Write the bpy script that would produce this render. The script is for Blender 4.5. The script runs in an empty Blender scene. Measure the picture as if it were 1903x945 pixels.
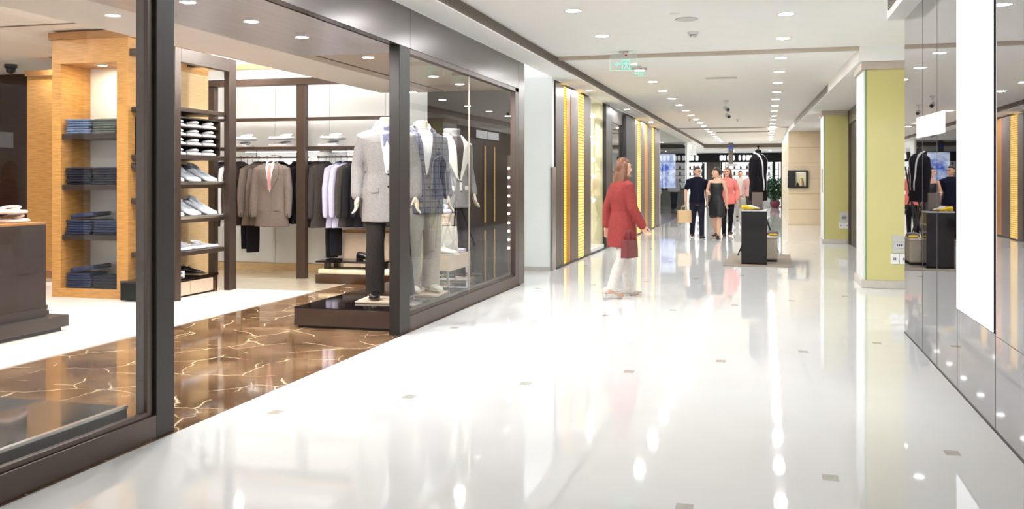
import bpy, bmesh, math, random
from mathutils import Vector, Matrix, noise

R = random.Random(7)
PI = math.pi
SC = bpy.context.scene
COL = SC.collection

# ------------------------------------------------------------------ camera, world, exposure
YAW = math.atan(471.5 / 1750.0)
cam_d = bpy.data.cameras.new('camera')
cam_d.sensor_width = 36.0
cam_d.lens = 1750.0 / 1903.0 * 36.0
cam_d.shift_y = -137.5 / 1903.0
cam_d.clip_end = 200
cam = bpy.data.objects.new('camera', cam_d)
COL.objects.link(cam)
cam.location = (0, 0, 1.36)
cam.rotation_euler = (PI / 2, 0, YAW)
SC.camera = cam

WORLD_STRENGTH = 1.3
LENS_CORRIDOR = 330.0
LENS_SHOP = 1400.0
world = bpy.data.worlds.new('world')
SC.world = world
world.use_nodes = True
world.node_tree.nodes['Background'].inputs[0].default_value = (0.97, 0.98, 1.0, 1)
world.node_tree.nodes['Background'].inputs[1].default_value = WORLD_STRENGTH
SC.view_settings.view_transform = 'Standard'
SC.view_settings.look = 'None'
SC.view_settings.exposure = 0.2
SC.view_settings.gamma = 1.0
SC.view_settings.use_curve_mapping = False
SC.cycles.use_denoising = True
SC.cycles.max_bounces = 10
SC.cycles.diffuse_bounces = 5
SC.cycles.glossy_bounces = 6
SC.cycles.transmission_bounces = 6
SC.cycles.transparent_max_bounces = 12
SC.cycles.sample_clamp_indirect = 6.0
SC.cycles.caustics_reflective = False
SC.cycles.caustics_refractive = False


# ------------------------------------------------------------------ materials
def rgb(r, g, b):
    f = lambda c: (c / 255 / 12.92) if c / 255 <= 0.04045 else ((c / 255 + 0.055) / 1.055) ** 2.4
    return (f(r), f(g), f(b), 1)


def newmat(name):
    m = bpy.data.materials.new(name)
    m.use_nodes = True
    nt = m.node_tree
    nt.nodes.clear()
    out = nt.nodes.new('ShaderNodeOutputMaterial')
    return m, nt, out


def sc(c, k):
    return (min(c[0] * k, 1), min(c[1] * k, 1), min(c[2] * k, 1), 1)


def M(name, col, rough=0.5, metal=0.0, var=0.06, scale=20.0, stretch=(1, 1, 1), bump=0.0, spec=0.5, coat=0.0, detail=3.0):
    m, nt, out = newmat(name)
    p = nt.nodes.new('ShaderNodeBsdfPrincipled')
    tc = nt.nodes.new('ShaderNodeTexCoord')
    mp = nt.nodes.new('ShaderNodeMapping')
    mp.inputs['Scale'].default_value = stretch
    nz = nt.nodes.new('ShaderNodeTexNoise')
    nz.inputs['Scale'].default_value = scale
    nz.inputs['Detail'].default_value = detail
    rp = nt.nodes.new('ShaderNodeValToRGB')
    rp.color_ramp.elements[0].position = 0.3
    rp.color_ramp.elements[1].position = 0.7
    rp.color_ramp.elements[0].color = sc(col, 1 - var)
    rp.color_ramp.elements[1].color = sc(col, 1 + var)
    L = nt.links.new
    L(tc.outputs['Object'], mp.inputs[0])
    L(mp.outputs[0], nz.inputs['Vector'])
    L(nz.outputs['Fac'], rp.inputs[0])
    L(rp.outputs[0], p.inputs['Base Color'])
    p.inputs['Roughness'].default_value = rough
    p.inputs['Metallic'].default_value = metal
    p.inputs['Specular IOR Level'].default_value = spec
    p.inputs['Coat Weight'].default_value = coat
    p.inputs['Coat Roughness'].default_value = 0.03
    if bump:
        b = nt.nodes.new('ShaderNodeBump')
        b.inputs['Strength'].default_value = bump
        b.inputs['Distance'].default_value = 0.01
        L(nz.outputs['Fac'], b.inputs['Height'])
        L(b.outputs[0], p.inputs['Normal'])
    L(p.outputs[0], out.inputs[0])
    return m


def emit(name, col, s):
    m, nt, out = newmat(name)
    e = nt.nodes.new('ShaderNodeEmission')
    e.inputs[0].default_value = col
    e.inputs[1].default_value = s
    nt.links.new(e.outputs[0], out.inputs[0])
    return m


def led(name, c0, c1, s0, s1, sx, sz):
    """rows of small bright diodes on a glowing strip"""
    m, nt, out = newmat(name)
    tc = nt.nodes.new('ShaderNodeTexCoord')
    mp = nt.nodes.new('ShaderNodeMapping')
    mp.inputs['Scale'].default_value = (sx, sx, sz)
    fr = nt.nodes.new('ShaderNodeVectorMath'); fr.operation = 'FRACTION'
    sb = nt.nodes.new('ShaderNodeVectorMath'); sb.operation = 'SUBTRACT'
    sb.inputs[1].default_value = (0.5, 0.5, 0.5)
    sx_ = nt.nodes.new('ShaderNodeSeparateXYZ')
    ab = nt.nodes.new('ShaderNodeMath'); ab.operation = 'ABSOLUTE'
    rp = nt.nodes.new('ShaderNodeValToRGB')
    rp.color_ramp.elements[0].position = 0.26
    rp.color_ramp.elements[1].position = 0.48
    rp.color_ramp.elements[0].color = c1
    rp.color_ramp.elements[1].color = c0
    mr = nt.nodes.new('ShaderNodeMapRange')
    mr.inputs['From Min'].default_value = 0.26
    mr.inputs['From Max'].default_value = 0.48
    mr.inputs['To Min'].default_value = s1
    mr.inputs['To Max'].default_value = s0
    e = nt.nodes.new('ShaderNodeEmission')
    L = nt.links.new
    L(tc.outputs['Object'], mp.inputs[0]); L(mp.outputs[0], fr.inputs[0]); L(fr.outputs[0], sb.inputs[0])
    L(sb.outputs[0], sx_.inputs[0]); L(sx_.outputs['Z'], ab.inputs[0])
    L(ab.outputs[0], rp.inputs[0]); L(ab.outputs[0], mr.inputs[0])
    L(rp.outputs[0], e.inputs[0]); L(mr.outputs[0], e.inputs[1]); L(e.outputs[0], out.inputs[0])
    return m


def glass(name, tint, gain, ior=1.5):
    """one sheet of plain glass: Fresnel mirror over clear see-through, both faces counted on the front one"""
    m, nt, out = newmat(name)
    t = nt.nodes.new('ShaderNodeBsdfTransparent'); t.inputs[0].default_value = tint
    g = nt.nodes.new('ShaderNodeBsdfGlossy'); g.inputs['Roughness'].default_value = 0.0
    fr = nt.nodes.new('ShaderNodeFresnel'); fr.inputs[0].default_value = ior
    ge = nt.nodes.new('ShaderNodeNewGeometry')
    inv = nt.nodes.new('ShaderNodeMath'); inv.operation = 'SUBTRACT'; inv.inputs[0].default_value = 1.0
    mu = nt.nodes.new('ShaderNodeMath'); mu.operation = 'MULTIPLY'
    m2 = nt.nodes.new('ShaderNodeMath'); m2.operation = 'MULTIPLY'; m2.inputs[1].default_value = gain; m2.use_clamp = True
    mx = nt.nodes.new('ShaderNodeMixShader')
    L = nt.links.new
    L(ge.outputs['Backfacing'], inv.inputs[1]); L(inv.outputs[0], mu.inputs[0]); L(fr.outputs[0], mu.inputs[1])
    L(mu.outputs[0], m2.inputs[0]); L(m2.outputs[0], mx.inputs[0]); L(t.outputs[0], mx.inputs[1]); L(g.outputs[0], mx.inputs[2])
    L(mx.outputs[0], out.inputs[0])
    return m


def marble(name):
    m, nt, out = newmat(name)
    p = nt.nodes.new('ShaderNodeBsdfPrincipled')
    tc = nt.nodes.new('ShaderNodeTexCoord')
    n1 = nt.nodes.new('ShaderNodeTexNoise'); n1.inputs['Scale'].default_value = 1.6; n1.inputs['Detail'].default_value = 8; n1.inputs['Roughness'].default_value = .62
    r1 = nt.nodes.new('ShaderNodeValToRGB')
    e = r1.color_ramp.elements
    e[0].position = .32; e[0].color = rgb(72, 52, 36)
    e[1].position = .72; e[1].color = rgb(160, 132, 102)
    k = e.new(.52); k.color = rgb(116, 88, 62)
    n2 = nt.nodes.new('ShaderNodeTexNoise'); n2.inputs['Scale'].default_value = 2.2; n2.inputs['Detail'].default_value = 5
    mxv = nt.nodes.new('ShaderNodeMix'); mxv.data_type = 'RGBA'; mxv.inputs[0].default_value = .22
    vo = nt.nodes.new('ShaderNodeTexVoronoi'); vo.feature = 'DISTANCE_TO_EDGE'; vo.inputs['Scale'].default_value = 2.6
    rv = nt.nodes.new('ShaderNodeValToRGB')
    rv.color_ramp.elements[0].position = 0.0; rv.color_ramp.elements[0].color = (1, 1, 1, 1)
    rv.color_ramp.elements[1].position = 0.014; rv.color_ramp.elements[1].color = (0, 0, 0, 1)
    n3 = nt.nodes.new('ShaderNodeTexNoise'); n3.inputs['Scale'].default_value = 3.1; n3.inputs['Detail'].default_value = 4
    r3 = nt.nodes.new('ShaderNodeValToRGB')
    r3.color_ramp.elements[0].position = .42; r3.color_ramp.elements[1].position = .54
    mu = nt.nodes.new('ShaderNodeMath'); mu.operation = 'MULTIPLY'
    mc = nt.nodes.new('ShaderNodeMix'); mc.data_type = 'RGBA'; mc.inputs['B'].default_value = rgb(236, 214, 178)
    L = nt.links.new
    L(tc.outputs['Object'], n1.inputs['Vector']); L(n1.outputs['Fac'], r1.inputs[0])
    L(tc.outputs['Object'], n2.inputs['Vector']); L(tc.outputs['Object'], mxv.inputs['A']); L(n2.outputs['Color'], mxv.inputs['B'])
    L(mxv.outputs['Result'], vo.inputs['Vector']); L(vo.outputs['Distance'], rv.inputs[0])
    L(tc.outputs['Object'], n3.inputs['Vector']); L(n3.outputs['Fac'], r3.inputs[0])
    L(rv.outputs[0], mu.inputs[0]); L(r3.outputs[0], mu.inputs[1])
    L(mu.outputs[0], mc.inputs[0]); L(r1.outputs[0], mc.inputs['A']); L(mc.outputs['Result'], p.inputs['Base Color'])
    p.inputs['Roughness'].default_value = .06
    p.inputs['Specular IOR Level'].default_value = .7
    L(p.outputs[0], out.inputs[0])
    return m


def plaid(name, base, line):
    m, nt, out = newmat(name)
    p = nt.nodes.new('ShaderNodeBsdfPrincipled')
    tc = nt.nodes.new('ShaderNodeTexCoord')
    prev = None
    L = nt.links.new
    for ax in ('X', 'Z'):
        w = nt.nodes.new('ShaderNodeTexWave'); w.bands_direction = ax; w.inputs['Scale'].default_value = 6.0
        r = nt.nodes.new('ShaderNodeValToRGB')
        r.color_ramp.elements[0].position = .86; r.color_ramp.elements[0].color = (0, 0, 0, 1)
        r.color_ramp.elements[1].position = .95; r.color_ramp.elements[1].color = (1, 1, 1, 1)
        L(tc.outputs['Object'], w.inputs['Vector']); L(w.outputs['Fac'], r.inputs[0])
        if prev is None:
            prev = r
        else:
            mm = nt.nodes.new('ShaderNodeMath'); mm.operation = 'MAXIMUM'
            L(prev.outputs[0], mm.inputs[0]); L(r.outputs[0], mm.inputs[1]); prev = mm
    mc = nt.nodes.new('ShaderNodeMix'); mc.data_type = 'RGBA'
    mc.inputs['A'].default_value = base; mc.inputs['B'].default_value = line
    L(prev.outputs[0], mc.inputs[0]); L(mc.outputs['Result'], p.inputs['Base Color'])
    p.inputs['Roughness'].default_value = .9
    L(p.outputs[0], out.inputs[0])
    return m


def cloudscreen(name):
    m, nt, out = newmat(name)
    tc = nt.nodes.new('ShaderNodeTexCoord')
    nz = nt.nodes.new('ShaderNodeTexNoise'); nz.inputs['Scale'].default_value = 1.7; nz.inputs['Detail'].default_value = 4
    rp = nt.nodes.new('ShaderNodeValToRGB')
    rp.color_ramp.elements[0].position = .38; rp.color_ramp.elements[0].color = rgb(40, 90, 200)
    rp.color_ramp.elements[1].position = .62; rp.color_ramp.elements[1].color = rgb(225, 238, 255)
    e = nt.nodes.new('ShaderNodeEmission'); e.inputs[1].default_value = 1.0
    L = nt.links.new
    L(tc.outputs['Object'], nz.inputs['Vector']); L(nz.outputs['Fac'], rp.inputs[0]); L(rp.outputs[0], e.inputs[0]); L(e.outputs[0], out.inputs[0])
    return m


W = {}
W['floor'] = M('white_polished_stone', rgb(228, 228, 227), .035, var=.015, scale=3, spec=.55)
W['inset'] = M('grey_inset_tile', rgb(186, 181, 172), .08, var=.1, scale=30)
W['marble'] = marble('brown_marble')
W['shopstone'] = M('cream_polished_stone', rgb(206, 192, 168), .06, var=.06, scale=4)
W['carpet'] = M('cream_carpet', rgb(222, 208, 197), .95, var=.07, scale=60, bump=.3, spec=.1)
W['ceil'] = M('white_plaster', rgb(249, 248, 244), .8, var=.01, scale=4, spec=.2)
W['wallw'] = M('white_wall_paint', rgb(240, 242, 240), .6, var=.01, scale=4, spec=.3)
W['panelw'] = M('white_satin_panel', rgb(238, 240, 238), .35, var=.012, scale=5, spec=.4)
W['grille'] = M('bronze_grille_slats', rgb(120, 108, 96), .45, .3, var=.08, scale=60)
W['bronze'] = M('bronze_metal', rgb(88, 74, 68), .34, .45, var=.05, scale=8, stretch=(1, 1, 12))
W['post'] = M('dark_bronze_frame', rgb(37, 31, 29), .4, .2, var=.06, scale=8, stretch=(1, 1, 10))
W['fascia'] = M('brushed_bronze_fascia', rgb(100, 93, 92), .25, .7, var=.05, scale=5, stretch=(1, .3, 8))
W['soffitmetal'] = M('brushed_steel_soffit', rgb(222, 221, 226), .3, .45, var=.06, scale=6, stretch=(8, .4, 1))
W['mirror'] = M('grey_mirror_panel', rgb(176, 172, 177), .012, 1.0, var=.01, scale=2)
W['seam'] = M('panel_joint', rgb(120, 112, 110), .4, .2)
W['oak'] = M('golden_oak', rgb(188, 138, 72), .42, var=.28, scale=5, stretch=(1.2, 1.2, 16), detail=6, spec=.4)
W['oakd'] = M('oak_edge', rgb(150, 104, 54), .45, var=.2, scale=5, stretch=(1.2, 1.2, 16), detail=6)
W['oakpale'] = M('pale_oak', rgb(216, 186, 140), .4, var=.1, scale=5, stretch=(1.2, 1.2, 14), detail=6)
W['ebony'] = M('dark_stained_wood', rgb(42, 31, 26), .42, var=.15, scale=5, stretch=(1, 1, 12))
W['darkwall'] = M('dark_walnut_wall', rgb(58, 38, 24), .4, var=.25, scale=4, stretch=(1, 1, 8))
W['frame'] = M('dark_brown_rack_metal', rgb(62, 50, 43), .34, .3, var=.06, scale=10)
W['steel'] = M('brushed_steel', rgb(190, 188, 186), .25, .9, var=.05, scale=10)
W['chrome'] = M('chrome', rgb(225, 225, 228), .08, 1.0, var=.02)
W['bglossy'] = M('black_gloss_lacquer', rgb(20, 14, 13), .05, var=.1, scale=6, spec=.3)
W['bglossb'] = M('brown_gloss_lacquer', rgb(60, 38, 22), .06, .1, var=.1, scale=6, spec=.6)
W['platgrey'] = M('grey_gloss_plinth', rgb(96, 92, 88), .05, .2, var=.05, scale=5, spec=.8)
W['denim'] = M('indigo_denim', rgb(44, 50, 76), .95, var=.25, scale=70, bump=.3, spec=.1)
W['denimd'] = M('dark_denim', rgb(34, 34, 46), .95, var=.25, scale=70, bump=.3, spec=.1)
W['denimb'] = M('washed_blue_denim', rgb(96, 110, 140), .95, var=.25, scale=70, bump=.3, spec=.1)
W['denimg'] = M('grey_green_twill', rgb(88, 94, 90), .95, var=.25, scale=70, bump=.3, spec=.1)
W['shirtw'] = M('white_cotton', rgb(240, 240, 244), .85, var=.03, scale=40, bump=.15, spec=.15)
W['shirtb'] = M('pale_blue_cotton', rgb(224, 231, 241), .85, var=.04, scale=40, bump=.15, spec=.15)
W['shirtl'] = M('lavender_cotton', rgb(206, 202, 226), .85, var=.05, scale=30, bump=.2, spec=.15)
W['beigecloth'] = M('blush_cotton', rgb(222, 206, 196), .9, var=.06, scale=40, bump=.2, spec=.1)
W['woolg'] = M('light_grey_wool', rgb(158, 154, 152), .95, var=.14, scale=90, bump=.25, spec=.1)
W['woolm'] = M('mid_grey_wool', rgb(138, 136, 136), .95, var=.14, scale=90, bump=.25, spec=.1)
W['woolb'] = M('taupe_wool', rgb(112, 102, 96), .95, var=.14, scale=90, bump=.25, spec=.1)
W['wooldk'] = M('charcoal_wool', rgb(66, 60, 58), .95, var=.16, scale=90, bump=.25, spec=.1)
W['woolbk'] = M('black_wool', rgb(32, 30, 34), .95, var=.16, scale=90, bump=.25, spec=.1)
W['wooln'] = M('navy_wool', rgb(44, 46, 66), .95, var=.16, scale=90, bump=.25, spec=.1)
W['plaid'] = plaid('blue_grey_plaid_wool', rgb(108, 108, 122), rgb(72, 72, 88))
W['trsg'] = M('pale_grey_flannel', rgb(178, 172, 164), .95, var=.08, scale=80, bump=.2, spec=.1)
W['trscoal'] = M('charcoal_flannel', rgb(52, 48, 46), .9, var=.16, scale=80, bump=.2, spec=.15)
W['manneq'] = M('cream_mannequin_lacquer', rgb(240, 226, 200), .35, var=.02, spec=.4)
W['leatherbk'] = M('black_leather', rgb(28, 25, 26), .25, var=.15, scale=50, bump=.1)
W['leatherw'] = M('pale_leather', rgb(226, 222, 212), .4, var=.06, scale=40, bump=.1)
W['leathert'] = M('tan_box_board', rgb(208, 188, 166), .55, var=.05, scale=20)
W['black'] = M('matt_black', rgb(26, 25, 27), .5, var=.1)
W['whitepl'] = M('white_plastic', rgb(238, 238, 236), .35, var=.01)
W['greypl'] = M('grey_plastic', rgb(196, 194, 186), .4, var=.03)
W['olive'] = M('olive_back_painted_glass', rgb(202, 192, 124), .03, var=.02, scale=3, spec=.6, coat=.3)
W['oliveedge'] = M('green_glass_edge', rgb(120, 150, 96), .1, var=.05)
W['capstone'] = M('pale_bronze_cap', rgb(190, 176, 160), .4, .2, var=.04)
W['kickstone'] = M('grey_stone_kick', rgb(196, 190, 180), .25, var=.05, scale=10)
W['beigestone'] = M('beige_stone_panel', rgb(236, 216, 182), .3, var=.025, scale=5)
W['amber'] = M('amber_glow_panel_back', rgb(190, 122, 16), .35, .3, var=.06, scale=6)
W['amberE'] = led('amber_diode_strip', rgb(255, 165, 15), rgb(255, 215, 90), 1.0, 1.35, 1, 24)
W['amberS'] = led('white_gold_diode_strip', rgb(255, 160, 20), rgb(255, 226, 140), 1.0, 1.4, 1, 20)
W['creamwall'] = M('cream_showcase_wall', rgb(244, 236, 200), .5, var=.02)
W['glassF'] = glass('clear_shop_glass', (0.97, 0.975, 0.97, 1), 1.25)
W['glassD'] = glass('smoky_door_glass', (0.55, 0.53, 0.5, 1), 1.4)
W['glassC'] = glass('clear_thin_glass', (0.97, 0.985, 0.975, 1), 1.0)
W['lens'] = emit('downlight_lens_glow', (.965, .985, 1, 1), LENS_CORRIDOR)
W['lensS'] = emit('shop_downlight_glow', (1, .98, .95, 1), LENS_SHOP)
W['glassS'] = glass('clear_side_glass', (0.95, 0.96, 0.96, 1), .45)
W['lensN'] = emit('niche_lamp_glow', (1, .86, .6, 1), 260)
W['nearblack'] = M('dark_brown_lacquer_wall', rgb(30, 23, 19), .6, var=.1, spec=.2)
W['fill'] = emit('fill_strip_glow', (1, .985, .96, 1), 95)  # glow of the fill strips added for the shop ceiling
W['washer'] = emit('rack_strip_glow', (1, .99, .97, 1), 16)
W['greystone'] = M('grey_brown_stone_panel', rgb(124, 112, 98), .25, var=.05, scale=4)
W['darkstone'] = M('dark_bronze_panel', rgb(58, 47, 41), .3, var=.05, scale=4)
W['lightbox'] = emit('lightbox_face', (1, 1, 1, 1), 1.6)
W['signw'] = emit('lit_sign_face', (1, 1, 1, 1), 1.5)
W['bulb'] = emit('bulb_glow', (1, .96, .88, 1), 9)
W['exitgreen'] = emit('exit_green_glow', rgb(150, 255, 225), 1.0)
W['redlamp'] = emit('red_indicator', rgb(200, 20, 20), .8)
W['screen'] = cloudscreen('sky_blue_screen')
W['showlit'] = emit('backlit_shelf_wall', (1, 1, 1, 1), 1.15)
W['mat'] = M('grey_felt_mat', rgb(146, 136, 126), .95, var=.06, scale=60, bump=.2, spec=.1)
W['ottoman'] = M('greige_leather', rgb(196, 184, 166), .5, var=.05, scale=30, bump=.1)
W['boxbrown'] = M('brown_board_box', rgb(104, 92, 84), .5, var=.05)
W['yellow'] = M('yellow_leather', rgb(226, 190, 40), .4, var=.05)
W['skin'] = M('skin', rgb(222, 174, 146), .5, var=.04, scale=20)
W['hair'] = M('black_brown_hair', rgb(40, 30, 26), .45, var=.3, scale=60, stretch=(1, 1, .2))
W['hairb'] = M('brown_hair', rgb(120, 78, 54), .45, var=.3, scale=60, stretch=(1, 1, .2))
W['tee'] = M('black_navy_jersey', rgb(26, 27, 42), .9, var=.1, scale=30, bump=.1, spec=.1)
W['jeansbk'] = M('black_jeans', rgb(38, 38, 50), .9, var=.1, scale=60, bump=.1, spec=.1)
W['blackdress'] = M('black_satin_dress', rgb(22, 22, 28), .5, var=.1, scale=20)
W['pinkcoat'] = M('coral_pink_cloth', rgb(238, 134, 126), .9, var=.06, scale=30, bump=.15, spec=.1)
W['redcoat'] = M('faded_red_cloth', rgb(146, 64, 62), .9, var=.08, scale=30, bump=.15, spec=.1)
W['greyslack'] = M('pale_taupe_cloth', rgb(206, 200, 194), .9, var=.06, scale=30, bump=.15, spec=.1)
W['greytee'] = M('pale_grey_jersey', rgb(206, 200, 192), .9, var=.05, scale=30, bump=.1, spec=.1)
W['dustypink'] = M('dusty_pink_cloth', rgb(206, 160, 154), .9, var=.05, scale=30, bump=.1, spec=.1)
W['eye'] = M('eye', rgb(40, 30, 26), .2, var=.1)
W['lip'] = M('lip', rgb(180, 96, 90), .5, var=.05)
W['kraft'] = M('kraft_paper', rgb(226, 192, 146), .8, var=.04, scale=20)
W['burgundy'] = M('burgundy_bag_leather', rgb(112, 50, 52), .5, var=.08)
W['pot'] = M('maroon_glazed_ceramic', rgb(104, 34, 48), .2, var=.08)
W['leaf'] = M('dark_green_leaf', rgb(58, 92, 62), .45, var=.35, scale=9)
W['bark'] = M('brown_bark', rgb(96, 74, 54), .8, var=.2)
W['soil'] = M('dark_soil', rgb(54, 40, 30), .95, var=.3, scale=60, bump=.4)
W['tie'] = M('slate_silk', rgb(128, 130, 158), .4, var=.15, scale=60)
W['tiepink'] = M('rose_silk', rgb(196, 150, 146), .4, var=.15, scale=60)
W['cream'] = M('cream_cushion', rgb(236, 218, 188), .85, var=.04, scale=40, bump=.15)
W['bluefilm'] = M('blue_white_poster', rgb(150, 180, 214), .4, var=.1, scale=3)
W['redfilm'] = M('red_stripe', rgb(196, 60, 60), .4)
W['darkfloor'] = M('dark_timber_floor', rgb(84, 64, 56), .3, var=.2, scale=6, stretch=(1, 8, 1))
W['farblack'] = M('black_shopfront_panel', rgb(20, 21, 24), .45, var=.08, spec=.25)


# ------------------------------------------------------------------ mesh helpers
def box(bm, x0, x1, y0, y1, z0, z1, rz=0.0, mat=0):
    cx, cy = (x0 + x1) / 2, (y0 + y1) / 2
    c, s = math.cos(rz), math.sin(rz)
    vs = []
    for z in (z0, z1):
        for x, y in ((x0, y0), (x1, y0), (x1, y1), (x0, y1)):
            dx, dy = x - cx, y - cy
            vs.append(bm.verts.new((cx + dx * c - dy * s, cy + dx * s + dy * c, z)))
    for f in ((3, 2, 1, 0), (4, 5, 6, 7), (0, 1, 5, 4), (1, 2, 6, 5), (2, 3, 7, 6), (3, 0, 4, 7)):
        bm.faces.new([vs[i] for i in f]).material_index = mat
    return vs


def frame_of(d):
    d = d.normalized()
    a = Vector((0, 0, 1)) if abs(d.z) < .9 else Vector((0, 1, 0))
    u = d.cross(a).normalized()
    return d, u, d.cross(u).normalized()


def skin_rings(bm, rings, cap=True):
    for a, b in zip(rings, rings[1:]):
        n = len(a)
        for i in range(n):
            bm.faces.new((a[i], a[(i + 1) % n], b[(i + 1) % n], b[i]))
    if cap:
        bm.faces.new(list(reversed(rings[0])))
        bm.faces.new(rings[-1])


def limb(bm, pts, radii, n=12, flat=1.0, rounded=True, up=None):
    """tapered tube through pts, round ends; flat squeezes it along its second axis"""
    pts = [Vector(p) for p in pts]
    P, Q = list(pts), list(radii)
    if rounded:
        d0 = (pts[0] - pts[1]).normalized(); d1 = (pts[-1] - pts[-2]).normalized()
        P = [pts[0] + d0 * radii[0] * .92, pts[0] + d0 * radii[0] * .6] + P + [pts[-1] + d1 * radii[-1] * .6, pts[-1] + d1 * radii[-1] * .92]
        Q = [radii[0] * .35, radii[0] * .78] + Q + [radii[-1] * .78, radii[-1] * .35]
    rings = []
    u = None
    for i, p in enumerate(P):
        d = (P[min(i + 1, len(P) - 1)] - P[max(i - 1, 0)]).normalized()
        if u is None:
            if up is not None:
                u = Vector(up); u = (u - d * u.dot(d)).normalized()
            else:
                _, u, _ = frame_of(d)
        else:
            u = (u - d * u.dot(d)).normalized()
        v = d.cross(u)
        r = Q[i]
        rings.append([bm.verts.new(p + u * (r * math.cos(2 * PI * k / n)) + v * (r * flat * math.sin(2 * PI * k / n))) for k in range(n)])
    skin_rings(bm, rings)


def tube(bm, pts, r, n=8):
    limb(bm, pts, [r] * len(pts), n, rounded=False)


def lathe(bm, prof, c=(0, 0, 0), n=24):
    rings = [[bm.verts.new((c[0] + max(r, .0004) * math.cos(2 * PI * k / n), c[1] + max(r, .0004) * math.sin(2 * PI * k / n), c[2] + z)) for k in range(n)] for r, z in prof]
    skin_rings(bm, rings)


def prism(bm, poly, y0, y1, to=lambda a, b, t: (a, t, b)):
    """polygon in (a, b) swept from t=y0 to t=y1"""
    A = [bm.verts.new(to(a, b, y0)) for a, b in poly]
    B = [bm.verts.new(to(a, b, y1)) for a, b in poly]
    n = len(poly)
    for i in range(n):
        bm.faces.new((A[i], A[(i + 1) % n], B[(i + 1) % n], B[i]))
    bm.faces.new(list(reversed(A))); bm.faces.new(B)


def sring(bm, z, a, b, xc=0.0, yc=0.0, p=2.3, n=28):
    vs = []
    for k in range(n):
        t = 2 * PI * k / n
        c, s = math.cos(t), math.sin(t)
        vs.append(bm.verts.new((xc + a * math.copysign(abs(c) ** (2 / p), c), yc + b * math.copysign(abs(s) ** (2 / p), s), z)))
    return vs


def to_mesh(bm, name, smooth=False, recalc=True):
    if recalc:
        bmesh.ops.recalc_face_normals(bm, faces=bm.faces)
    me = bpy.data.meshes.new(name)
    bm.to_mesh(me); bm.free()
    if smooth:
        me.polygons.foreach_set('use_smooth', [True] * len(me.polygons))
    return me


def remesh(bm, vox, smooth=2, wrinkle=0.0, wscale=9.0, seed=0.0):
    """overlapping closed pieces fused to one continuous skin"""
    me = to_mesh(bm, 'tmp')
    o = bpy.data.objects.new('tmp', me)
    COL.objects.link(o)
    m = o.modifiers.new('r', 'REMESH'); m.mode = 'VOXEL'; m.voxel_size = vox
    if smooth:
        s = o.modifiers.new('s', 'SMOOTH'); s.factor = .5; s.iterations = smooth
    dg = bpy.context.evaluated_depsgraph_get()
    dg.update()
    out = bpy.data.meshes.new_from_object(o.evaluated_get(dg))
    bpy.data.objects.remove(o); bpy.data.meshes.remove(me)
    if wrinkle:
        nrm = [v.normal.copy() for v in out.vertices]
        for v, nn in zip(out.vertices, nrm):
            q = Vector((v.co.x * wscale, v.co.y * wscale, v.co.z * wscale * .45 + seed))
            v.co += nn * wrinkle * noise.noise(q)
    out.polygons.foreach_set('use_smooth', [True] * len(out.polygons))
    return out


def O(name, geo, mat, parent=None, loc=(0, 0, 0), rot=(0, 0, 0), bevel=0.0, smooth=False, kind=None):
    me = geo if isinstance(geo, bpy.types.Mesh) else to_mesh(geo, name, smooth)
    o = bpy.data.objects.new(name, me)
    COL.objects.link(o)
    for mm in (mat if isinstance(mat, (list, tuple)) else [mat]):
        if len(me.materials) < (len(mat) if isinstance(mat, (list, tuple)) else 1):
            me.materials.append(mm)
    if me.materials[0] is not (mat[0] if isinstance(mat, (list, tuple)) else mat):
        o.material_slots[0].link = 'OBJECT'
        o.material_slots[0].material = mat if not isinstance(mat, (list, tuple)) else mat[0]
    o.location = loc; o.rotation_euler = rot
    if parent: o.parent = parent
    if bevel:
        b = o.modifiers.new('bevel', 'BEVEL'); b.width = bevel; b.segments = 2; b.limit_method = 'ANGLE'; b.angle_limit = math.radians(40)
    if kind: o['kind'] = kind
    return o


def B(*boxes):
    bm = bmesh.new()
    for b in boxes: box(bm, *b)
    return bm


def tag(o, label, cat, group=None):
    o['label'] = label; o['category'] = cat
    if group: o['group'] = group
    return o


def T(name, label, cat, loc=(0, 0, 0), rz=0.0, group=None, rot=None, s=1.0):
    o = bpy.data.objects.new(name, None)
    COL.objects.link(o)
    o.empty_display_size = .1
    o.location = loc
    o.rotation_euler = rot if rot else (0, 0, rz)
    o.scale = (s, s, s)
    return tag(o, label, cat, group)


def dup(root, label, loc, rz=None, rot=None, mats=None, s=None, group=None):
    r = root.copy(); COL.objects.link(r)
    r.location = loc; r['label'] = label
    if group: r['group'] = group
    if rz is not None: r.rotation_euler = (0, 0, rz)
    if rot is not None: r.rotation_euler = rot
    if s: r.scale = s if isinstance(s, tuple) else (s, s, s)
    def paint(o):
        key = o.name.split('.')[0]
        if mats and o.type == 'MESH' and (key in mats or '*' in mats):
            o.material_slots[0].link = 'OBJECT'
            o.material_slots[0].material = mats.get(key, mats.get('*'))
    paint(r)
    for ch in root.children:
        c = ch.copy(); COL.objects.link(c); c.parent = r; paint(c)
        for g in ch.children:
            d = g.copy(); COL.objects.link(d); d.parent = c; paint(d)
    return r


def S(name, geo, mat, **k):
    o = O(name, geo, mat, **k)
    o['kind'] = 'structure'
    return o


ORD = ['first', 'second', 'third', 'fourth', 'fifth', 'sixth', 'seventh', 'eighth', 'ninth', 'tenth', 'eleventh', 'twelfth', 'thirteenth', 'fourteenth',
       'fifteenth', 'sixteenth', 'seventeenth', 'eighteenth', 'nineteenth', 'twentieth', 'twenty-first', 'twenty-second', 'twenty-third', 'twenty-fourth', 'twenty-fifth', 'twenty-sixth']

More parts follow.
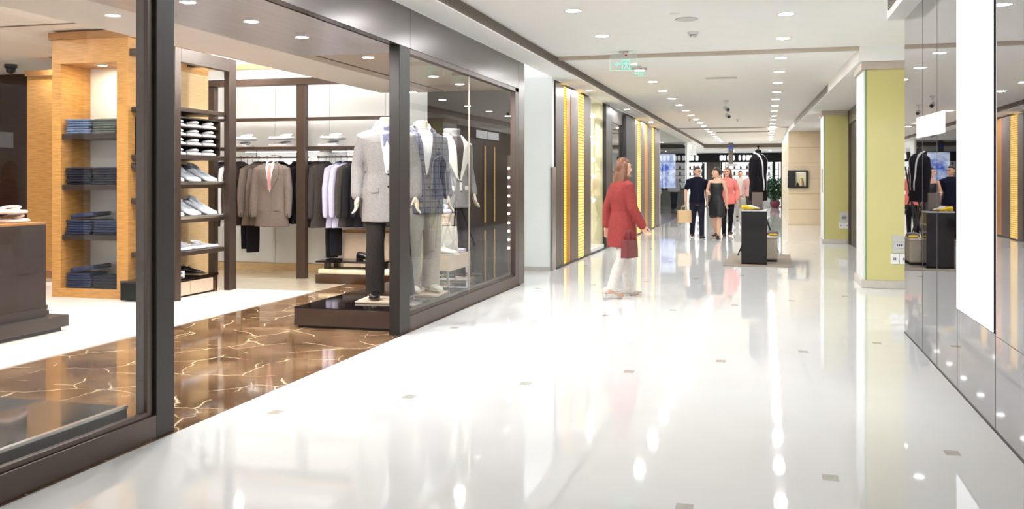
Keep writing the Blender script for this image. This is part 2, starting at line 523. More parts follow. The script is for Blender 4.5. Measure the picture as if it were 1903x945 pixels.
# ------------------------------------------------------------------ THE SETTING
# polished corridor floor, with its small grey inset tiles laid flush in a staggered grid
bm = bmesh.new()
box(bm, -3.08, 8, -4, 52, -.1, 0)
box(bm, -3.75, -3.08, 11.9, 13.85, -.1, 0)
box(bm, -9, -3.08, 39.6, 52, -.1, 0)
for n in range(-1, 9):
    for k in range(-1, 6):
        X = -2.166 + .613 * k; Y = 5.548 + .571 * k + 3.29 * n
        if -3.0 < X < 1.1 and Y > 1 and not (14.9 < Y < 18 and X > -.8):
            h = .036
            vs = [bm.verts.new(p) for p in ((X - h, Y - h * 1.3, .0004), (X + h, Y - h * 1.3, .0004), (X + h, Y + h * 1.3, .0004), (X - h, Y + h * 1.3, .0004))]
            bm.faces.new(vs).material_index = 1
S('floor', bm, [W['floor'], W['inset']])
S('floor_marble', B((-5.32, -3.08, -1, 11.9, -.1, 0)), W['marble'])
S('floor_stone', B((-14, -5.32, 10.5, 12.9, -.1, 0), (-5.32, -3.75, 11.9, 12.9, -.1, 0)), W['shopstone'])
S('floor_carpet', B((-14, -5.32, -1, 10.5, -.1, .006)), W['carpet'])
S('floor_timber', B((-8, -3.08, 28.6, 39.6, -.1, .002)), W['darkfloor'])

# ceilings
S('ceiling', B((-2.75, 1.05, -4, 12.62, 3.05, 3.2), (1.05, 4, 9.04, 12.62, 3.05, 3.2), (1.05, 4, -4, 9.04, 3.05, 3.2)), W['ceil'])
S('ceiling_far', B((-2.75, 1.25, 12.66, 45, 3.03, 3.2)), W['ceil'])
S('trim_1', B((-2.75, 1.14, 12.60, 12.66, 3.0, 3.05)), W['capstone'])
S('trim_2', B((-2.75, 1.0, 30.4, 30.46, 2.99, 3.03)), W['capstone'])
# soffit over the shopfronts, with the long slotted air grille on its face
S('ceiling_soffit', B((-3.1, -2.75, -4, 45, 2.91, 3.2)), W['ceil'])
bm = bmesh.new()
box(bm, -2.752, -2.744, 4, 44.2, 2.925, 3.037)
for i in range(7):
    z = 2.93 + i * .0155
    box(bm, -2.744, -2.735, 4, 44.2, z, z + .007)
S('trim_3', bm, W['grille'])
# slanting soffit over the columns across the way
bm = bmesh.new()
prism(bm, [(1.14, 12.62), (4, 12.62), (4, 45), (.69, 45), (.69, 30.2)], 2.86, 3.2, to=lambda a, b, t: (a, b, t))
S('ceiling_soffit.001', bm, W['ceil'])
bm = bmesh.new()
for i in range(5):
    q = .012 * i
    z = 2.875 + i * .027
    a0 = 1.14 - (17 - 12.62) * .0256; a1 = 1.14 - (27 - 12.62) * .0256
    prism(bm, [(a0 - .012, 17), (a0 + .02, 17), (a1 + .02, 27), (a1 - .012, 27)], z, z + .016, to=lambda a, b, t: (a, b, t))
prism(bm, [(a0 - .004, 17), (a0 + .02, 17), (a1 + .02, 27), (a1 - .004, 27)], 2.87, 3.01, to=lambda a, b, t: (a, b, t))
S('trim_4', bm, W['grille'])
S('ceiling_soffit.002', B((1.05, 1.32, -4, 9.04, 2.795, 3.1)), W['ceil'])
bm = bmesh.new()
box(bm, 1.046, 1.052, 0, 8.9, 2.86, 3.02)
for i in range(8):
    box(bm, 1.036, 1.046, 0, 8.9, 2.865 + i * .019, 2.875 + i * .019)
S('trim_5', bm, W['grille'])

# grey mirror wall, panel joints, its thin plinth line
S('wall_right', B((1.2, 1.32, 1.0, 9.04, .0, 2.795)), W['mirror'])
bm = bmesh.new()
for y in (8.05, 7.4, 6.655, 5.60, 4.62, 3.6):
    box(bm, 1.1985, 1.2, y - .002, y + .002, .02, 2.79)
box(bm, 1.1985, 1.2, 1.0, 5.6, .518, .523)
S('trim_6', bm, W['seam'])
S('baseboard_right', B((1.196, 1.2, 1.0, 9.04, 0, .012)), W['post'])
# walls behind and beyond the columns
bm = bmesh.new()
for i in range(5):
    for j in range(4):
        box(bm, 1.75, 1.78, 13.8 + j * 1.9 + .006, 13.8 + j * 1.9 + 1.894, i * .58 + .006, i * .58 + .574)
box(bm, 1.77, 1.9, 13.8, 21.4, 0, 2.86)
S('wall_recess', bm, W['greystone'])
S('wall_side', B((4, 4.1, 9.0, 13.8, 0, 3.05), (1.9, 4.1, 13.7, 13.8, 0, 2.86)), W['wallw'])
S('wall_bronze', B((1.75, 1.9, 21.4, 30.2, 0, 2.86)), W['darkstone'])
for i, y in enumerate((26.6, 27.6)):
    t = T('amber_strip_light', f'tall amber strip light on the dark wall past the second olive column, {["nearer", "farther"][i]} one', 'strip light', (1.745, y, .1), group='amber strip lights past the second column')
    O('channel', B((-.02, 0, -.09, .09, 0, 2.3)), W['bronze'], t); O('diodes', B((-.024, -.02, -.07, .07, .02, 2.28)), W['amberS'], t)
dr = S('door_1', B((1.735, 1.75, 19.2, 21.2, .02, 2.55)), W['post'])
O('door_frame', B((1.70, 1.75, 19.0, 19.2, 0, 2.84), (1.70, 1.75, 21.15, 21.35, 0, 2.84), (1.70, 1.75, 19.0, 21.35, 2.55, 2.84)), W['bronze'], parent=dr)
bm = bmesh.new()
for i in range(6):
    z0 = .0 + i * .475
    box(bm, .69, 1.75, 30.2, 30.6, z0 + .004, min(z0 + .471, 2.86))
    for j in range(5):
        box(bm, .675, .70, 30.21 + j * 2.5, 30.21 + j * 2.5 + 2.49, z0 + .004, min(z0 + .471, 2.86))
box(bm, .70, 1.75, 30.21, 43.0, 0, 2.86)
S('wall_beige', bm, [W['beigestone']])
bm = bmesh.new()
for i in range(1, 6):
    box(bm, .674, 1.75, 30.192, 30.2, i * .475 - .009, i * .475 + .009)
S('trim_13', bm, W['oakpale'])

# suit shop: back wall of white panels, side and end walls
bm = bmesh.new()
x = -11.68
while x < -4.4:
    box(bm, x + .003, min(x + .9, -4.4) - .003, 12.85, 12.95, .12, 3.1)
    x += .9
box(bm, -11.68, -4.4, 12.87, 13.0, 0, 3.1)
S('wall_back', bm, W['panelw'])
S('baseboard_back', B((-11.68, -4.4, 12.82, 12.87, 0, .11)), W['oakpale'])
S('wall_left', B((-14.1, -14, -1, 13, 0, 3.1), (-14, -11.68, 12.8, 12.95, 0, 3.1)), W['darkwall'])
S('wall_end', B((-4.4, -3.2, 11.95, 12.05, 0, 2.55)), W['nearblack'])
S('wall_alcove', B((-3.7, -3.1, 13.82, 13.95, 0, 2.91), (-3.75, -3.62, 12.1, 13.85, 0, 2.91)), W['wallw'])
S('baseboard_alcove', B((-3.62, -3.115, 13.805, 13.82, 0, .06)), W['kickstone'])
S('trim_7', B((-3.125, -3.085, 13.80, 14.03, 0, 1.56)), W['steel'], bevel=.004)
bm = bmesh.new()
box(bm, -14, -4.87, -1, 8.78, 3.1, 3.2); box(bm, -14, -4.87, 8.83, 11.15, 3.1, 3.2); box(bm, -14, -4.87, 11.21, 12.95, 3.1, 3.2)
box(bm, -14, -4.87, 8.78, 8.83, 3.16, 3.2); box(bm, -14, -4.87, 11.15, 11.21, 3.16, 3.2)
box(bm, -4.87, -4.33, -1, 12.0, 2.55, 3.2)
S('ceiling_shop', bm, W['ceil'])
S('trim_8', B((-14, -6.4, 8.775, 8.835, 3.096, 3.102), (-9.8, -7.3, 11.13, 11.23, 3.096, 3.102)), W['seam'])
S('trim_9', B((-9.6, -4.9, 12.62, 12.72, 3.03, 3.1)), W['oakpale'])
t = T('fill_light', 'white cove light strip added along the shop side of the entrance soffit to brighten the ceiling', 'cove light', (-4.95, 6, 2.55))  # added strip on its own ledge, brightens the shop ceiling
O('ledge', B((-.10, .08, -6, 5.9, 0, .04)), W['ceil'], t); O('strip', B((-.06, .02, -5.9, 5.8, .04, .05)), W['fill'], t)
S('ceiling_portal', B((-4.33, -3.18, -1, 8.2, 2.55, 2.7)), W['soffitmetal'])
S('ceiling_bay', B((-4.13, -3.18, 8.2, 12.0, 2.552, 2.7), (-4.33, -4.17, 8.2, 12.0, 2.552, 2.7), (-4.2, -4.1, 8.2, 12, 2.6, 2.7)), W['capstone'])
S('trim_10', B((-4.172, -4.128, 8.25, 11.9, 2.556, 2.566)), W['black'])
# bronze fascia over the whole shopfront
S('trim_11', B((-3.2, -3.1, -1, 7.98, 2.55, 2.91), (-3.2, -3.1, 7.985, 11.84, 2.55, 2.91), (-3.2, -3.1, 11.845, 12.14, 0, 2.91)), W['fascia'], bevel=.002)

# shop windows
w1 = S('window_1', B((-3.19, -3.1, 4.305, 4.46, 0, 2.55)), W['post'], bevel=.004)
O('window_frame', B((-3.17, -3.1, -1, 4.305, 0, .125), (-3.19, -3.12, 4.255, 4.30, .125, 2.55), (-3.15, -3.115, -1, 4.26, .125, .15)), W['bronze'], parent=w1, bevel=.003)
O('glass_pane', B((-3.14, -3.132, -1, 4.26, .13, 2.55)), W['glassF'], parent=w1)
w2 = S('window_2', B((-3.2, -3.1, 7.72, 7.97, 0, 2.55)), W['post'], bevel=.004)
O('window_frame', B((-3.17, -3.1, 7.97, 11.84, 0, .135), (-3.17, -3.1, 11.68, 11.84, .135, 2.55), (-3.17, -3.1, 7.97, 11.84, 2.50, 2.55), (-3.15, -3.12, 7.97, 11.68, .135, .155)), W['bronze'], parent=w2, bevel=.003)
O('glass_pane', B((-3.14, -3.132, 7.97, 9.835, .135, 2.5)), W['glassF'], parent=w2)
O('glass_pane', B((-3.14, -3.132, 9.841, 11.68, .135, 2.5)), W['glassF'], parent=w2)
O('glass_joint', B((-3.145, -3.13, 9.834, 9.842, .135, 2.5)), W['capstone'], parent=w2)

# shop beyond the boutique: glazed front, black inside
w3 = S('window_3', B((-3.16, -3.08, 38.8, 39.7, 0, 2.91), (-3.14, -3.09, 28.62, 28.75, 0, 2.91)), W['wallw'])
O('glass_pane', B((-3.12, -3.112, 28.75, 38.8, .02, 2.91)), W['glassS'], parent=w3)
bm = bmesh.new()
for i in range(6):
    z0 = .0 + i * .47
    box(bm, -8, -3.2, 39.0, 39.2, z0 + .01, z0 + .46)
box(bm, -8, -3.2, 39.03, 39.2, 0, 2.9); box(bm, -8.1, -8, 28.6, 39.2, 0, 2.9)
S('wall_black', bm, W['farblack'])
S('ceiling_black', B((-8, -3.1, 28.6, 39.6, 2.91, 3.1)), W['ceil'])
S('wall_party', B((-8, -3.16, 28.5, 28.6, 0, 2.9)), W['wallw'])

# end of the corridor: lowered soffit, then the wide lit store across the far hall
S('ceiling_end', B((-9, 1.25, 44.2, 50.6, 2.78, 3.2)), W['ceil'])
S('trim_12', B((-2.75, .69, 44.15, 44.2, 2.86, 3.03)), W['grille'])


def downlight_mesh(r):
    bm = bmesh.new(); lathe(bm, [(r * 1.0, .012), (r * 1.0, -.004), (r * 1.22, -.004), (r * 1.24, .0), (r * 1.24, .012)], n=28)
    b2 = bmesh.new(); lathe(b2, [(.0005, -.002), (r, -.002), (r, .012), (.0005, .012)], n=28)
    return to_mesh(bm, 'trim_ring', True), to_mesh(b2, 'lens')


DLm = downlight_mesh(.075)
DLs = downlight_mesh(.05)


def downlight(x, y, z, label, group, ms, lens):
    t = T('downlight', label, 'ceiling light', (x, y, z), group=group)
    O('trim_ring', ms[0], W['whitepl'], t)
    O('lens', ms[1], lens, t)
    return t


for i in range(21):
    y = 6.56 + 1.7 * i
    z = 3.05 if y < 12.6 else 3.03
    downlight(.2, y, z, f'round recessed downlight, {ORD[i]} along the row over the middle of the corridor', 'downlights over the middle of the corridor', DLm, W['lens'])
k = 0
for i in range(22):
    y = 5.82 + 1.7 * i
    if i == 4: continue
    z = 3.05 if y < 12.6 else 3.03
    downlight(-1.85, y, z, f'round recessed downlight, {ORD[k]} along the row beside the shopfront grille', 'downlights beside the shopfront grille', DLm, W['lens'])
    k += 1
for i, (x, y) in enumerate(((-6.0, 6.4), (-5.7, 8.6), (-5.6, 10.6), (-7.0, 11.5), (-8.6, 8.2), (-9.4, 10.9), (-7.2, 7.4), (-11.2, 9.2))):
    downlight(x, y, 3.1, f'small downlight in the suit shop ceiling, {ORD[i]} from the entrance', 'suit shop ceiling downlights', DLs, W['lensS'])
for i, (x, y) in enumerate(((-3.72, 5.5), (-3.72, 6.3), (-3.72, 7.1))):
    downlight(x, y, 2.55, f'small downlight in the brushed steel entrance soffit, {ORD[i]} from the near post', 'entrance soffit downlights', DLs, W['lensS'])
for i, (x, y) in enumerate(((-3.72, 8.45), (-3.7, 9.2), (-3.68, 10.2), (-3.66, 11.1))):
    downlight(x, y, 2.552, f'small spotlight above the display window mannequins, {ORD[i]} from the entrance', 'display window spotlights', DLs, W['lensS'])
for i, y in enumerate((16.0, 20.5, 25.0)):
    downlight(-2.93, y, 2.91, f'small warm downlight in the soffit over the amber shopfront, {ORD[i]} along', 'amber shopfront downlights', DLs, W['lensS'])
for i, (x, y) in enumerate(((-4.6, 31), (-4.6, 35), (-1.5, 46.5), (.2, 46.5))):
    downlight(x, y, 2.91 if y < 40 else 2.78, f'small downlight near the end shops, {ORD[i]} from the amber shopfront', 'far downlights', DLm, W['lens'])

# lightbox and lit sign on the mirror wall
t = T('lightbox', 'tall blank white backlit panel on the grey mirror wall', 'light box', (1.2, 6.12, .53))
O('frame', B((-.006, 0, -.51, .51, 0, 2.26)), W['post'], t)
O('lit_face', B((-.009, -.006, -.505, .505, .006, 2.255)), W['lightbox'], t)
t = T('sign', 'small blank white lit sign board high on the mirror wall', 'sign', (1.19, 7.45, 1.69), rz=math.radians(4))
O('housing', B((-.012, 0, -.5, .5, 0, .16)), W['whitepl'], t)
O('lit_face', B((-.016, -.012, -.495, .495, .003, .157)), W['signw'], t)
t = T('sign', 'long white lit shop sign on the recess wall past the second olive column', 'sign', (1.73, 26.7, 2.55))
O('housing', B((-.06, .02, -1.2, 1.2, 0, .28)), W['post'], t)
O('lit_face', B((-.07, -.06, -1.15, -.05, .03, .25), (-.07, -.06, .05, 1.15, .03, .25)), W['signw'], t)


# olive glass columns
def column(y0, y1, x1, label):
    t = T('glass_clad_column', label, 'column', (1.2, y0, 0))
    d, w = y1 - y0, x1 - 1.2
    O('base_plinth', B((-.03, w, -.03, d, 0, .10)), W['kickstone'], t, bevel=.005)
    O('front_panel', B((.04, w, -.012, .05, .10, 2.76)), W['olive'], t, bevel=.003)
    O('corner_edge', B((.02, .04, -.01, .03, .10, 2.76)), W['oliveedge'], t)
    O('side_panel', B((0, .05, .03, .18, .10, 2.76), (0, .05, .20, .9, .10, 2.76), (0, .05, .92, d, .10, 2.76)), W['panelw'], t, bevel=.003)
    O('core', B((.05, w, .05, d - .002, .10, 2.76)), W['panelw'], t)
    O('cap', B((-.035, w, -.035, d, 2.76, 2.86)), W['capstone'], t, bevel=.006)


column(12.7, 13.69, 2.4, 'olive glass-clad square column beside the grey mirror wall')
column(21.37, 22.4, 1.745, 'olive glass-clad square column farther along, before the beige stone wall')


def socket(x, y, z, label):
    t = T('power_socket', label, 'socket', (x, y, z))
    O('cover_plate', B((-.085, .085, -.02, 0, .14, .36)), W['greypl'], t, bevel=.006)
    O('socket_plate', B((-.10, -.003, -.015, 0, 0, .13)), W['whitepl'], t, bevel=.005)
    O('socket_plate', B((.003, .10, -.015, 0, 0, .13)), W['whitepl'], t, bevel=.005)
    O('recess', B((-.05, .05, -.023, -.02, .2, .28)), W['steel'], t)
    O('pin_slot', B((-.03, -.018, -.026, -.0225, .225, .25), (-.006, .006, -.026, -.0225, .225, .25), (.018, .03, -.026, -.0225, .225, .25), (-.07, -.06, -.018, -.0145, .05, .08), (-.05, -.04, -.018, -.0145, .05, .08), (.04, .05, -.018, -.0145, .05, .08), (.06, .07, -.018, -.0145, .05, .08)), W['black'], t)


socket(1.62, 12.688, .31, 'grey floor-level power point on the nearer olive column')
socket(1.62, 21.358, .33, 'grey floor-level power point on the farther olive column')

# ceiling fittings
t = T('ceiling_speaker', 'round pale ceiling speaker grille beside the smoke detector', 'speaker', (-.8, 10.0, 3.05))
bm = bmesh.new(); lathe(bm, [(.001, -.012), (.10, -.012), (.12, -.006), (.12, 0), (.001, 0)], n=28); O('grille_plate', bm, W['greypl'], t, smooth=True)
t = T('smoke_detector', 'white round smoke detector with dark band on the ceiling', 'smoke detector', (-.8, 10.9, 3.05))
bm = bmesh.new(); lathe(bm, [(.001, -.03), (.06, -.03), (.065, 0), (.001, 0)], n=24); O('base', bm, W['whitepl'], t, smooth=True)
bm = bmesh.new(); lathe(bm, [(.001, -.055), (.035, -.055), (.045, -.03), (.001, -.03)], n=24); O('sensor_head', bm, W['steel'], t, smooth=True)
tag(O('ceiling_disc', (lambda b: (lathe(b, [(.001, -.01), (.05, -.008), (.055, 0), (.001, 0)]), b)[1])(bmesh.new()), W['whitepl'], loc=(-.89, 9.65, 3.05), smooth=True), 'small flat white disc on the ceiling before the speaker', 'sprinkler cover')
tag(O('access_hatch', B((-.25, .25, -.1, .1, -.008, 0)), W['greypl'], loc=(-.7, 15.7, 3.03)), 'small flat access plate in the coffered ceiling', 'hatch')
tag(O('air_vent', B((-.9, .9, -.2, .2, -.01, 0)), W['grille'], loc=(-.75, 33.4, 3.03)), 'long slotted air vent in the ceiling far along the corridor', 'vent')
for i, (x, y) in enumerate(((-.8, 20.2), (-.86, 22.4))):
    t = T('security_camera', ['white bullet security camera hanging from the corridor ceiling, nearer of the pair', 'white bullet security camera hanging from the corridor ceiling, farther of the pair'][i], 'camera', (x, y, 3.03))
    bm = bmesh.new(); lathe(bm, [(.001, -.03), (.05, -.03), (.06, 0), (.001, 0)]); tube(bm, [(0, 0, -.02), (0, 0, -.12)], .012); O('mount', bm, W['whitepl'], t, smooth=True)
    bm = bmesh.new(); limb(bm, [(-.02, .1, -.15), (.04, -.12, -.2)], [.045, .045], rounded=False); O('housing', bm, W['greypl'], t, smooth=True)
    bm = bmesh.new(); limb(bm, [(.04, -.12, -.2), (.043, -.13, -.203)], [.036, .036], rounded=False); O('lens', bm, W['black'], t, smooth=True)
for i, (x, y) in enumerate(((-2.0, 26), (-.75, 26.5))):
    t = T('sprinkler', f'small sprinkler head on the corridor ceiling, {ORD[i]} past the cameras', 'sprinkler', (x, y, 3.03))
    bm = bmesh.new(); lathe(bm, [(.001, -.06), (.03, -.055), (.012, -.04), (.02, -.01), (.05, 0), (.001, 0)]); O('rosette', bm, W['oakpale'], t, smooth=True)


def exit_sign(x, y, z, s, label):
    t = T('exit_sign', label, 'exit sign', (x, y, z), s=s)
    O('ceiling_plate', B((-.06, .06, -.03, .03, .02, .035)), W['greypl'], t, bevel=.004)
    O('housing', B((-.175, .175, -.02, .02, -.055, .005)), W['greypl'], t, bevel=.004)
    bm = bmesh.new(); tube(bm, [(0, 0, 0), (0, 0, .025)], .015); O('bracket', bm, W['greypl'], t)
    O('indicator', B((.022, .05, -.023, -.02, -.025, -.008)), W['redlamp'], t)
    O('glass_panel', B((-.175, .175, -.004, .004, -.205, -.055)), W['glassC'], t)
    O('glass_edge', B((-.175, .175, -.004, .004, -.21, -.205), (-.178, -.173, -.004, .004, -.21, -.055), (.173, .178, -.004, .004, -.21, -.055)), W['exitgreen'], t)
    bm = bmesh.new()
    prism(bm, [(-.115, -.125), (-.08, -.095), (-.08, -.115), (-.03, -.115), (-.03, -.135), (-.08, -.135), (-.08, -.155)], -.009, -.006)
    O('arrow', bm, W['exitgreen'], t)
    bm = bmesh.new()
    # doorway
    box(bm, -.022, -.008, -.009, -.006, -.2, -.075); box(bm, .074, .088, -.009, -.006, -.2, -.075); box(bm, -.022, .088, -.009, -.006, -.085, -.07)
    # running figure
    lathe(bm, [(.001, -.011), (.011, 0), (.001, .011)], c=(.038, -.0075, -.1), n=10)
    prism(bm, [(.02, -.115), (.045, -.113), (.05, -.15), (.03, -.15)], -.009, -.006)
    prism(bm, [(.03, -.148), (.042, -.15), (.024, -.172), (.022, -.195), (.012, -.195), (.013, -.17)], -.009, -.006)
    prism(bm, [(.038, -.15), (.05, -.15), (.062, -.172), (.074, -.19), (.064, -.197), (.05, -.175)], -.009, -.006)
    prism(bm, [(.02, -.115), (.024, -.122), (.01, -.14), (.0, -.13)], -.009, -.006)
    prism(bm, [(.046, -.115), (.068, -.128), (.064, -.136), (.044, -.124)], -.009, -.006)
    O('running_figure', bm, W['exitgreen'], t)


exit_sign(-1.8, 12.3, 3.01, 1.0, 'hanging green glass exit sign with arrow and running figure, nearer one')
exit_sign(-1.76, 13.6, 2.985, .62, 'reflection of the hanging exit sign, built as a smaller green glass sign behind it')  # reflection of the first sign, added as a smaller solid copy
t = T('hanging_sign', 'small white box sign hanging before the end store', 'sign', (-3.2, 43.2, 2.5))
O('box', B((-.18, .18, -.12, .12, 0, .28)), W['whitepl'], t, bevel=.01)
bm = bmesh.new(); tube(bm, [(0, 0, .28), (0, 0, .41)], .015); O('rod', bm, W['steel'], t)
t = T('hanging_display', 'narrow dark hanging screen column below the ceiling, before the end store', 'display', (-1.5, 43.0, 2.0))
O('casing', B((-.1, .1, -.08, .08, .1, 1.03)), W['boxbrown'], t, bevel=.01)
O('screen', B((-.05, .05, -.085, -.08, .72, .9)), W['screen'], t)
O('bottom_plate', B((-.25, .25, -.1, .1, 0, .1)), W['steel'], t, bevel=.01)

# ------------------------------------------------------------------ AMBER BOUTIQUE FRONT (flush with the shopfront line)
t = T('boutique_shopfront', 'bronze boutique shopfront with glowing amber strips and a glass door', 'shopfront', (-3.1, 14.05, 0))
y0 = 14.05
Z1 = 2.86


def bay(name, mat, a, b, x0=-.12, x1=0.0, z0=.03, z1=Z1, bev=.004):
    return O(name, B((x0, x1, a - y0, b - y0, z0, z1)), mat, t, bevel=bev)


bay('bronze_panel', W['bronze'], 14.05, 14.66, x1=.006)
bay('diode_strip', W['amberE'], 14.67, 14.86, x1=.002)
bay('amber_panel', W['amber'], 14.87, 15.20, x1=.002)
bay('bronze_panel', W['bronze'], 15.21, 15.83, x1=.008)
bay('diode_strip', W['amberS'], 15.84, 16.36, x1=.003)
bay('bronze_panel', W['bronze'], 16.37, 17.03, x1=.008)
g = bay('showcase_window', W['glassC'], 17.04, 18.54, x0=-.03, x1=-.02, z0=.1)
O('sill', B((-.9, 0, 0, 1.5, .02, .1)), W['whitepl'], g, loc=(0, 17.04 - y0, 0))
O('showcase_lining', B((-.95, -.9, 0, 1.5, .02, 2.9), (-.9, -.03, -.02, 0, .02, 2.9), (-.9, -.03, 1.48, 1.5, .02, 2.9)), W['creamwall'], g, loc=(0, 17.04 - y0, 0))
bay('dark_post', W['post'], 18.55, 19.2, x1=.04)
bay('dark_post', W['black'], 19.2, 19.6, x1=.0)
d = bay('door', W['glassD'], 19.62, 21.45, x0=-.08, x1=-.07, z0=.02, z1=2.65, bev=0)
O('door_frame', B((-.1, -.05, 0, .08, 0, 2.65), (-.1, -.05, 1.75, 1.83, 0, 2.65), (-.1, -.05, 0, 1.83, 2.6, 2.86)), W['post'], d, loc=(0, 19.62 - y0, 0))
bm = bmesh.new(); tube(bm, [(.0, 1.6, .6), (.0, 1.6, 1.9)], .018); tube(bm, [(-.07, 1.6, .7), (0, 1.6, .7)], .012); tube(bm, [(-.07, 1.6, 1.8), (0, 1.6, 1.8)], .012)
O('door_handle', bm, W['chrome'], d, loc=(0, 19.62 - y0, 0))
bay('dark_panel', W['black'], 21.5, 23.0, x1=.02)
bay('bronze_panel', W['bronze'], 23.05, 23.5, x1=.008)
bay('diode_strip', W['amberS'], 23.51, 24.18, x1=.003)
bay('bronze_panel', W['bronze'], 24.2, 25.0, x1=.008)
bay('amber_panel', W['amber'], 25.02, 25.7, x1=.002)
bay('bronze_panel', W['bronze'], 25.72, 26.57, x1=.008)
bay('diode_strip', W['amberS'], 26.58, 27.26, x1=.003)
bay('bronze_panel', W['bronze'], 27.28, 28.6, x1=.008)
O('back_wall', B((-1.6, -1.55, 0, 14.5, 0, 2.9), (-1.55, -.1, 0, .03, 0, 2.9)), W['darkwall'], t)
O('threshold', B((-.12, .02, .0, 14.55, 0, .03)), W['post'], t)
downlight(-3.5, 17.7, 2.88, 'small downlight inside the cream glass showcase', 'showcase downlight', DLs, W['lensS'])
S('ceiling_boutique', B((-4.7, -3.1, 14.0, 28.5, 2.9, 3.1)), W['ceil'])

t = T('spotlight_pole', 'slim pole of small spotlights inside the cream glass showcase', 'spotlights', (-3.35, 18.3, .103))
bm = bmesh.new(); tube(bm, [(0, 0, 0), (0, 0, 2.78)], .012); O('pole', bm, W['steel'], t)
for z in (2.55, 2.02, 1.68, 1.36, .9):
    bm = bmesh.new(); limb(bm, [(.02, -.02, z), (.09, -.10, z - .03)], [.04, .05], rounded=False)
    h = O('spot_head', bm, W['whitepl'], t, smooth=True)
    bm = bmesh.new(); limb(bm, [(.09, -.1, z - .03), (.092, -.103, z - .031)], [.04, .04], rounded=False)
    O('lamp', bm, W['bulb'], h)

# ------------------------------------------------------------------ OAK COLUMN WITH JEANS NICHE
t = T('display_column', 'tall golden oak display column with a niche of folded jeans', 'shelving', (-8.03, 9.2, 0))
w = 1.03
O('stile', B((0, .12, 0, .5, .11, 2.71)), W['oak'], t, bevel=.003)
O('stile', B((.88, w, 0, .5, .11, 2.71)), W['oak'], t, bevel=.003)
O('plinth', B((0, w, 0, 1.6, 0, .11)), W['oak'], t, bevel=.004)
O('top_block', B((0, w, 0, 1.6, 2.71, 3.0)), W['oak'], t, bevel=.003)
O('cornice', B((-.03, w + .03, -.03, 1.63, 2.99, 3.075)), W['oakd'], t, bevel=.006)
O('back_panel', B((.12, .88, .5, .53, .11, 2.71)), W['panelw'], t)
O('carcass', B((0, .12, .5, 1.6, .11, 2.71), (.12, .88, .53, 1.6, .11, 2.71)), W['oak'], t)
O('side_panel', B((.88, w, .5, 1.6, .11, 2.71)), W['oakpale'], t)
NS = [1.90, 1.31, .73]
downlight(-7.5, 9.4, 2.705, 'small downlight in the top of the jeans niche', 'niche downlight', DLs, W['lensN'])
for z in NS:
    O('niche_shelf', B((.12, .88, .02, .5, z - .06, z)), W['ebony'], t, bevel=.003)


# ------------------------------------------------------------------ folded garments
def fold(wd, d, th, seed, n=7):
    """flattened U of thick cloth: two layers with the round fold in front"""
    rr = random.Random(seed)
    bm = bmesh.new()
    h = th / 2 - .0008
    prof = [(d / 2, 0)]
    prof.append((-d / 2 + h, 0))
    for k in range(1, 8):
        a = -PI / 2 - PI * k / 8
        prof.append((-d / 2 + h + (th / 2) * math.cos(a), th / 2 + (th / 2) * math.sin(a)))
    prof += [(-d / 2 + h, th), (d / 2, th * .98), (d / 2, th / 2 + .0008), (-d / 2 + h * 1.2, th / 2 + .0006), (-d / 2 + h * 1.2, th / 2 - .0006), (d / 2, th / 2 - .0008)]
    rings = []
    for i in range(n):
        x = -wd / 2 + wd * i / (n - 1)
        oy = rr.uniform(-.004, .004); k = .82 if i in (0, n - 1) else rr.uniform(.95, 1.05)
        rings.append([bm.verts.new((x, y + oy, th / 2 + (z - th / 2) * k)) for y, z in prof])
    skin_rings(bm, rings)
    return to_mesh(bm, 'folded_cloth', True)


FOLD = [fold(.33, .34, .027, s) for s in range(4)]


def jeans(x, y, z, rz, mat, label, group, th=1.0, wd=1.0):
    o = O('folded_jeans', FOLD[R.randrange(4)], mat, loc=(x, y, z), rot=(0, 0, rz))
    o.scale = (wd, 1, th)
    return tag(o, label, 'jeans', group)


spec = [(NS[0], 'top shelf', W['denimb'], W['denimg'], 6, 6, 'washed blue', 'grey green'),
        (NS[1], 'second shelf', W['denimd'], W['denimd'], 7, 7, 'near-black', 'charcoal black'),
        (NS[2], 'third shelf', W['denim'], W['denim'], 6, 6, 'dark indigo', 'dark blue'),
        (.11, 'niche floor', W['denim'], W['denimd'], 6, 5, 'indigo blue', 'charcoal striped')]
for z, wh, ma, mb, na, nb, ca, cb in spec:
    for s, (mt, nn, cc) in enumerate(((ma, na, ca), (mb, nb, cb))):
        zz = z + .001
        tilt = wh in ('third shelf', 'niche floor') and s == 0
        for i in range(nn):
            o = jeans(-7.71 + .36 * s + R.uniform(-.012, .012), 9.42 + R.uniform(-.012, .012), zz, R.uniform(-.05, .05), mt,
                      f'{cc} folded jeans, {ORD[i]} up in the {"inner" if s == 0 else "outer"} pile on the {wh}', f'jeans in the {"inner" if s == 0 else "outer"} pile on the {wh}', wd=.98)
            zz += .0287
        if tilt:
            o = jeans(-7.67, 9.42, zz + .027, .06, mt, f'{cc} folded jeans slumped on top of the inner pile on the {wh}', f'jeans in the inner pile on the {wh}', wd=.9)
            o.rotation_euler = (0, -.13, .06); o.scale = (.9, 1, 1.9)


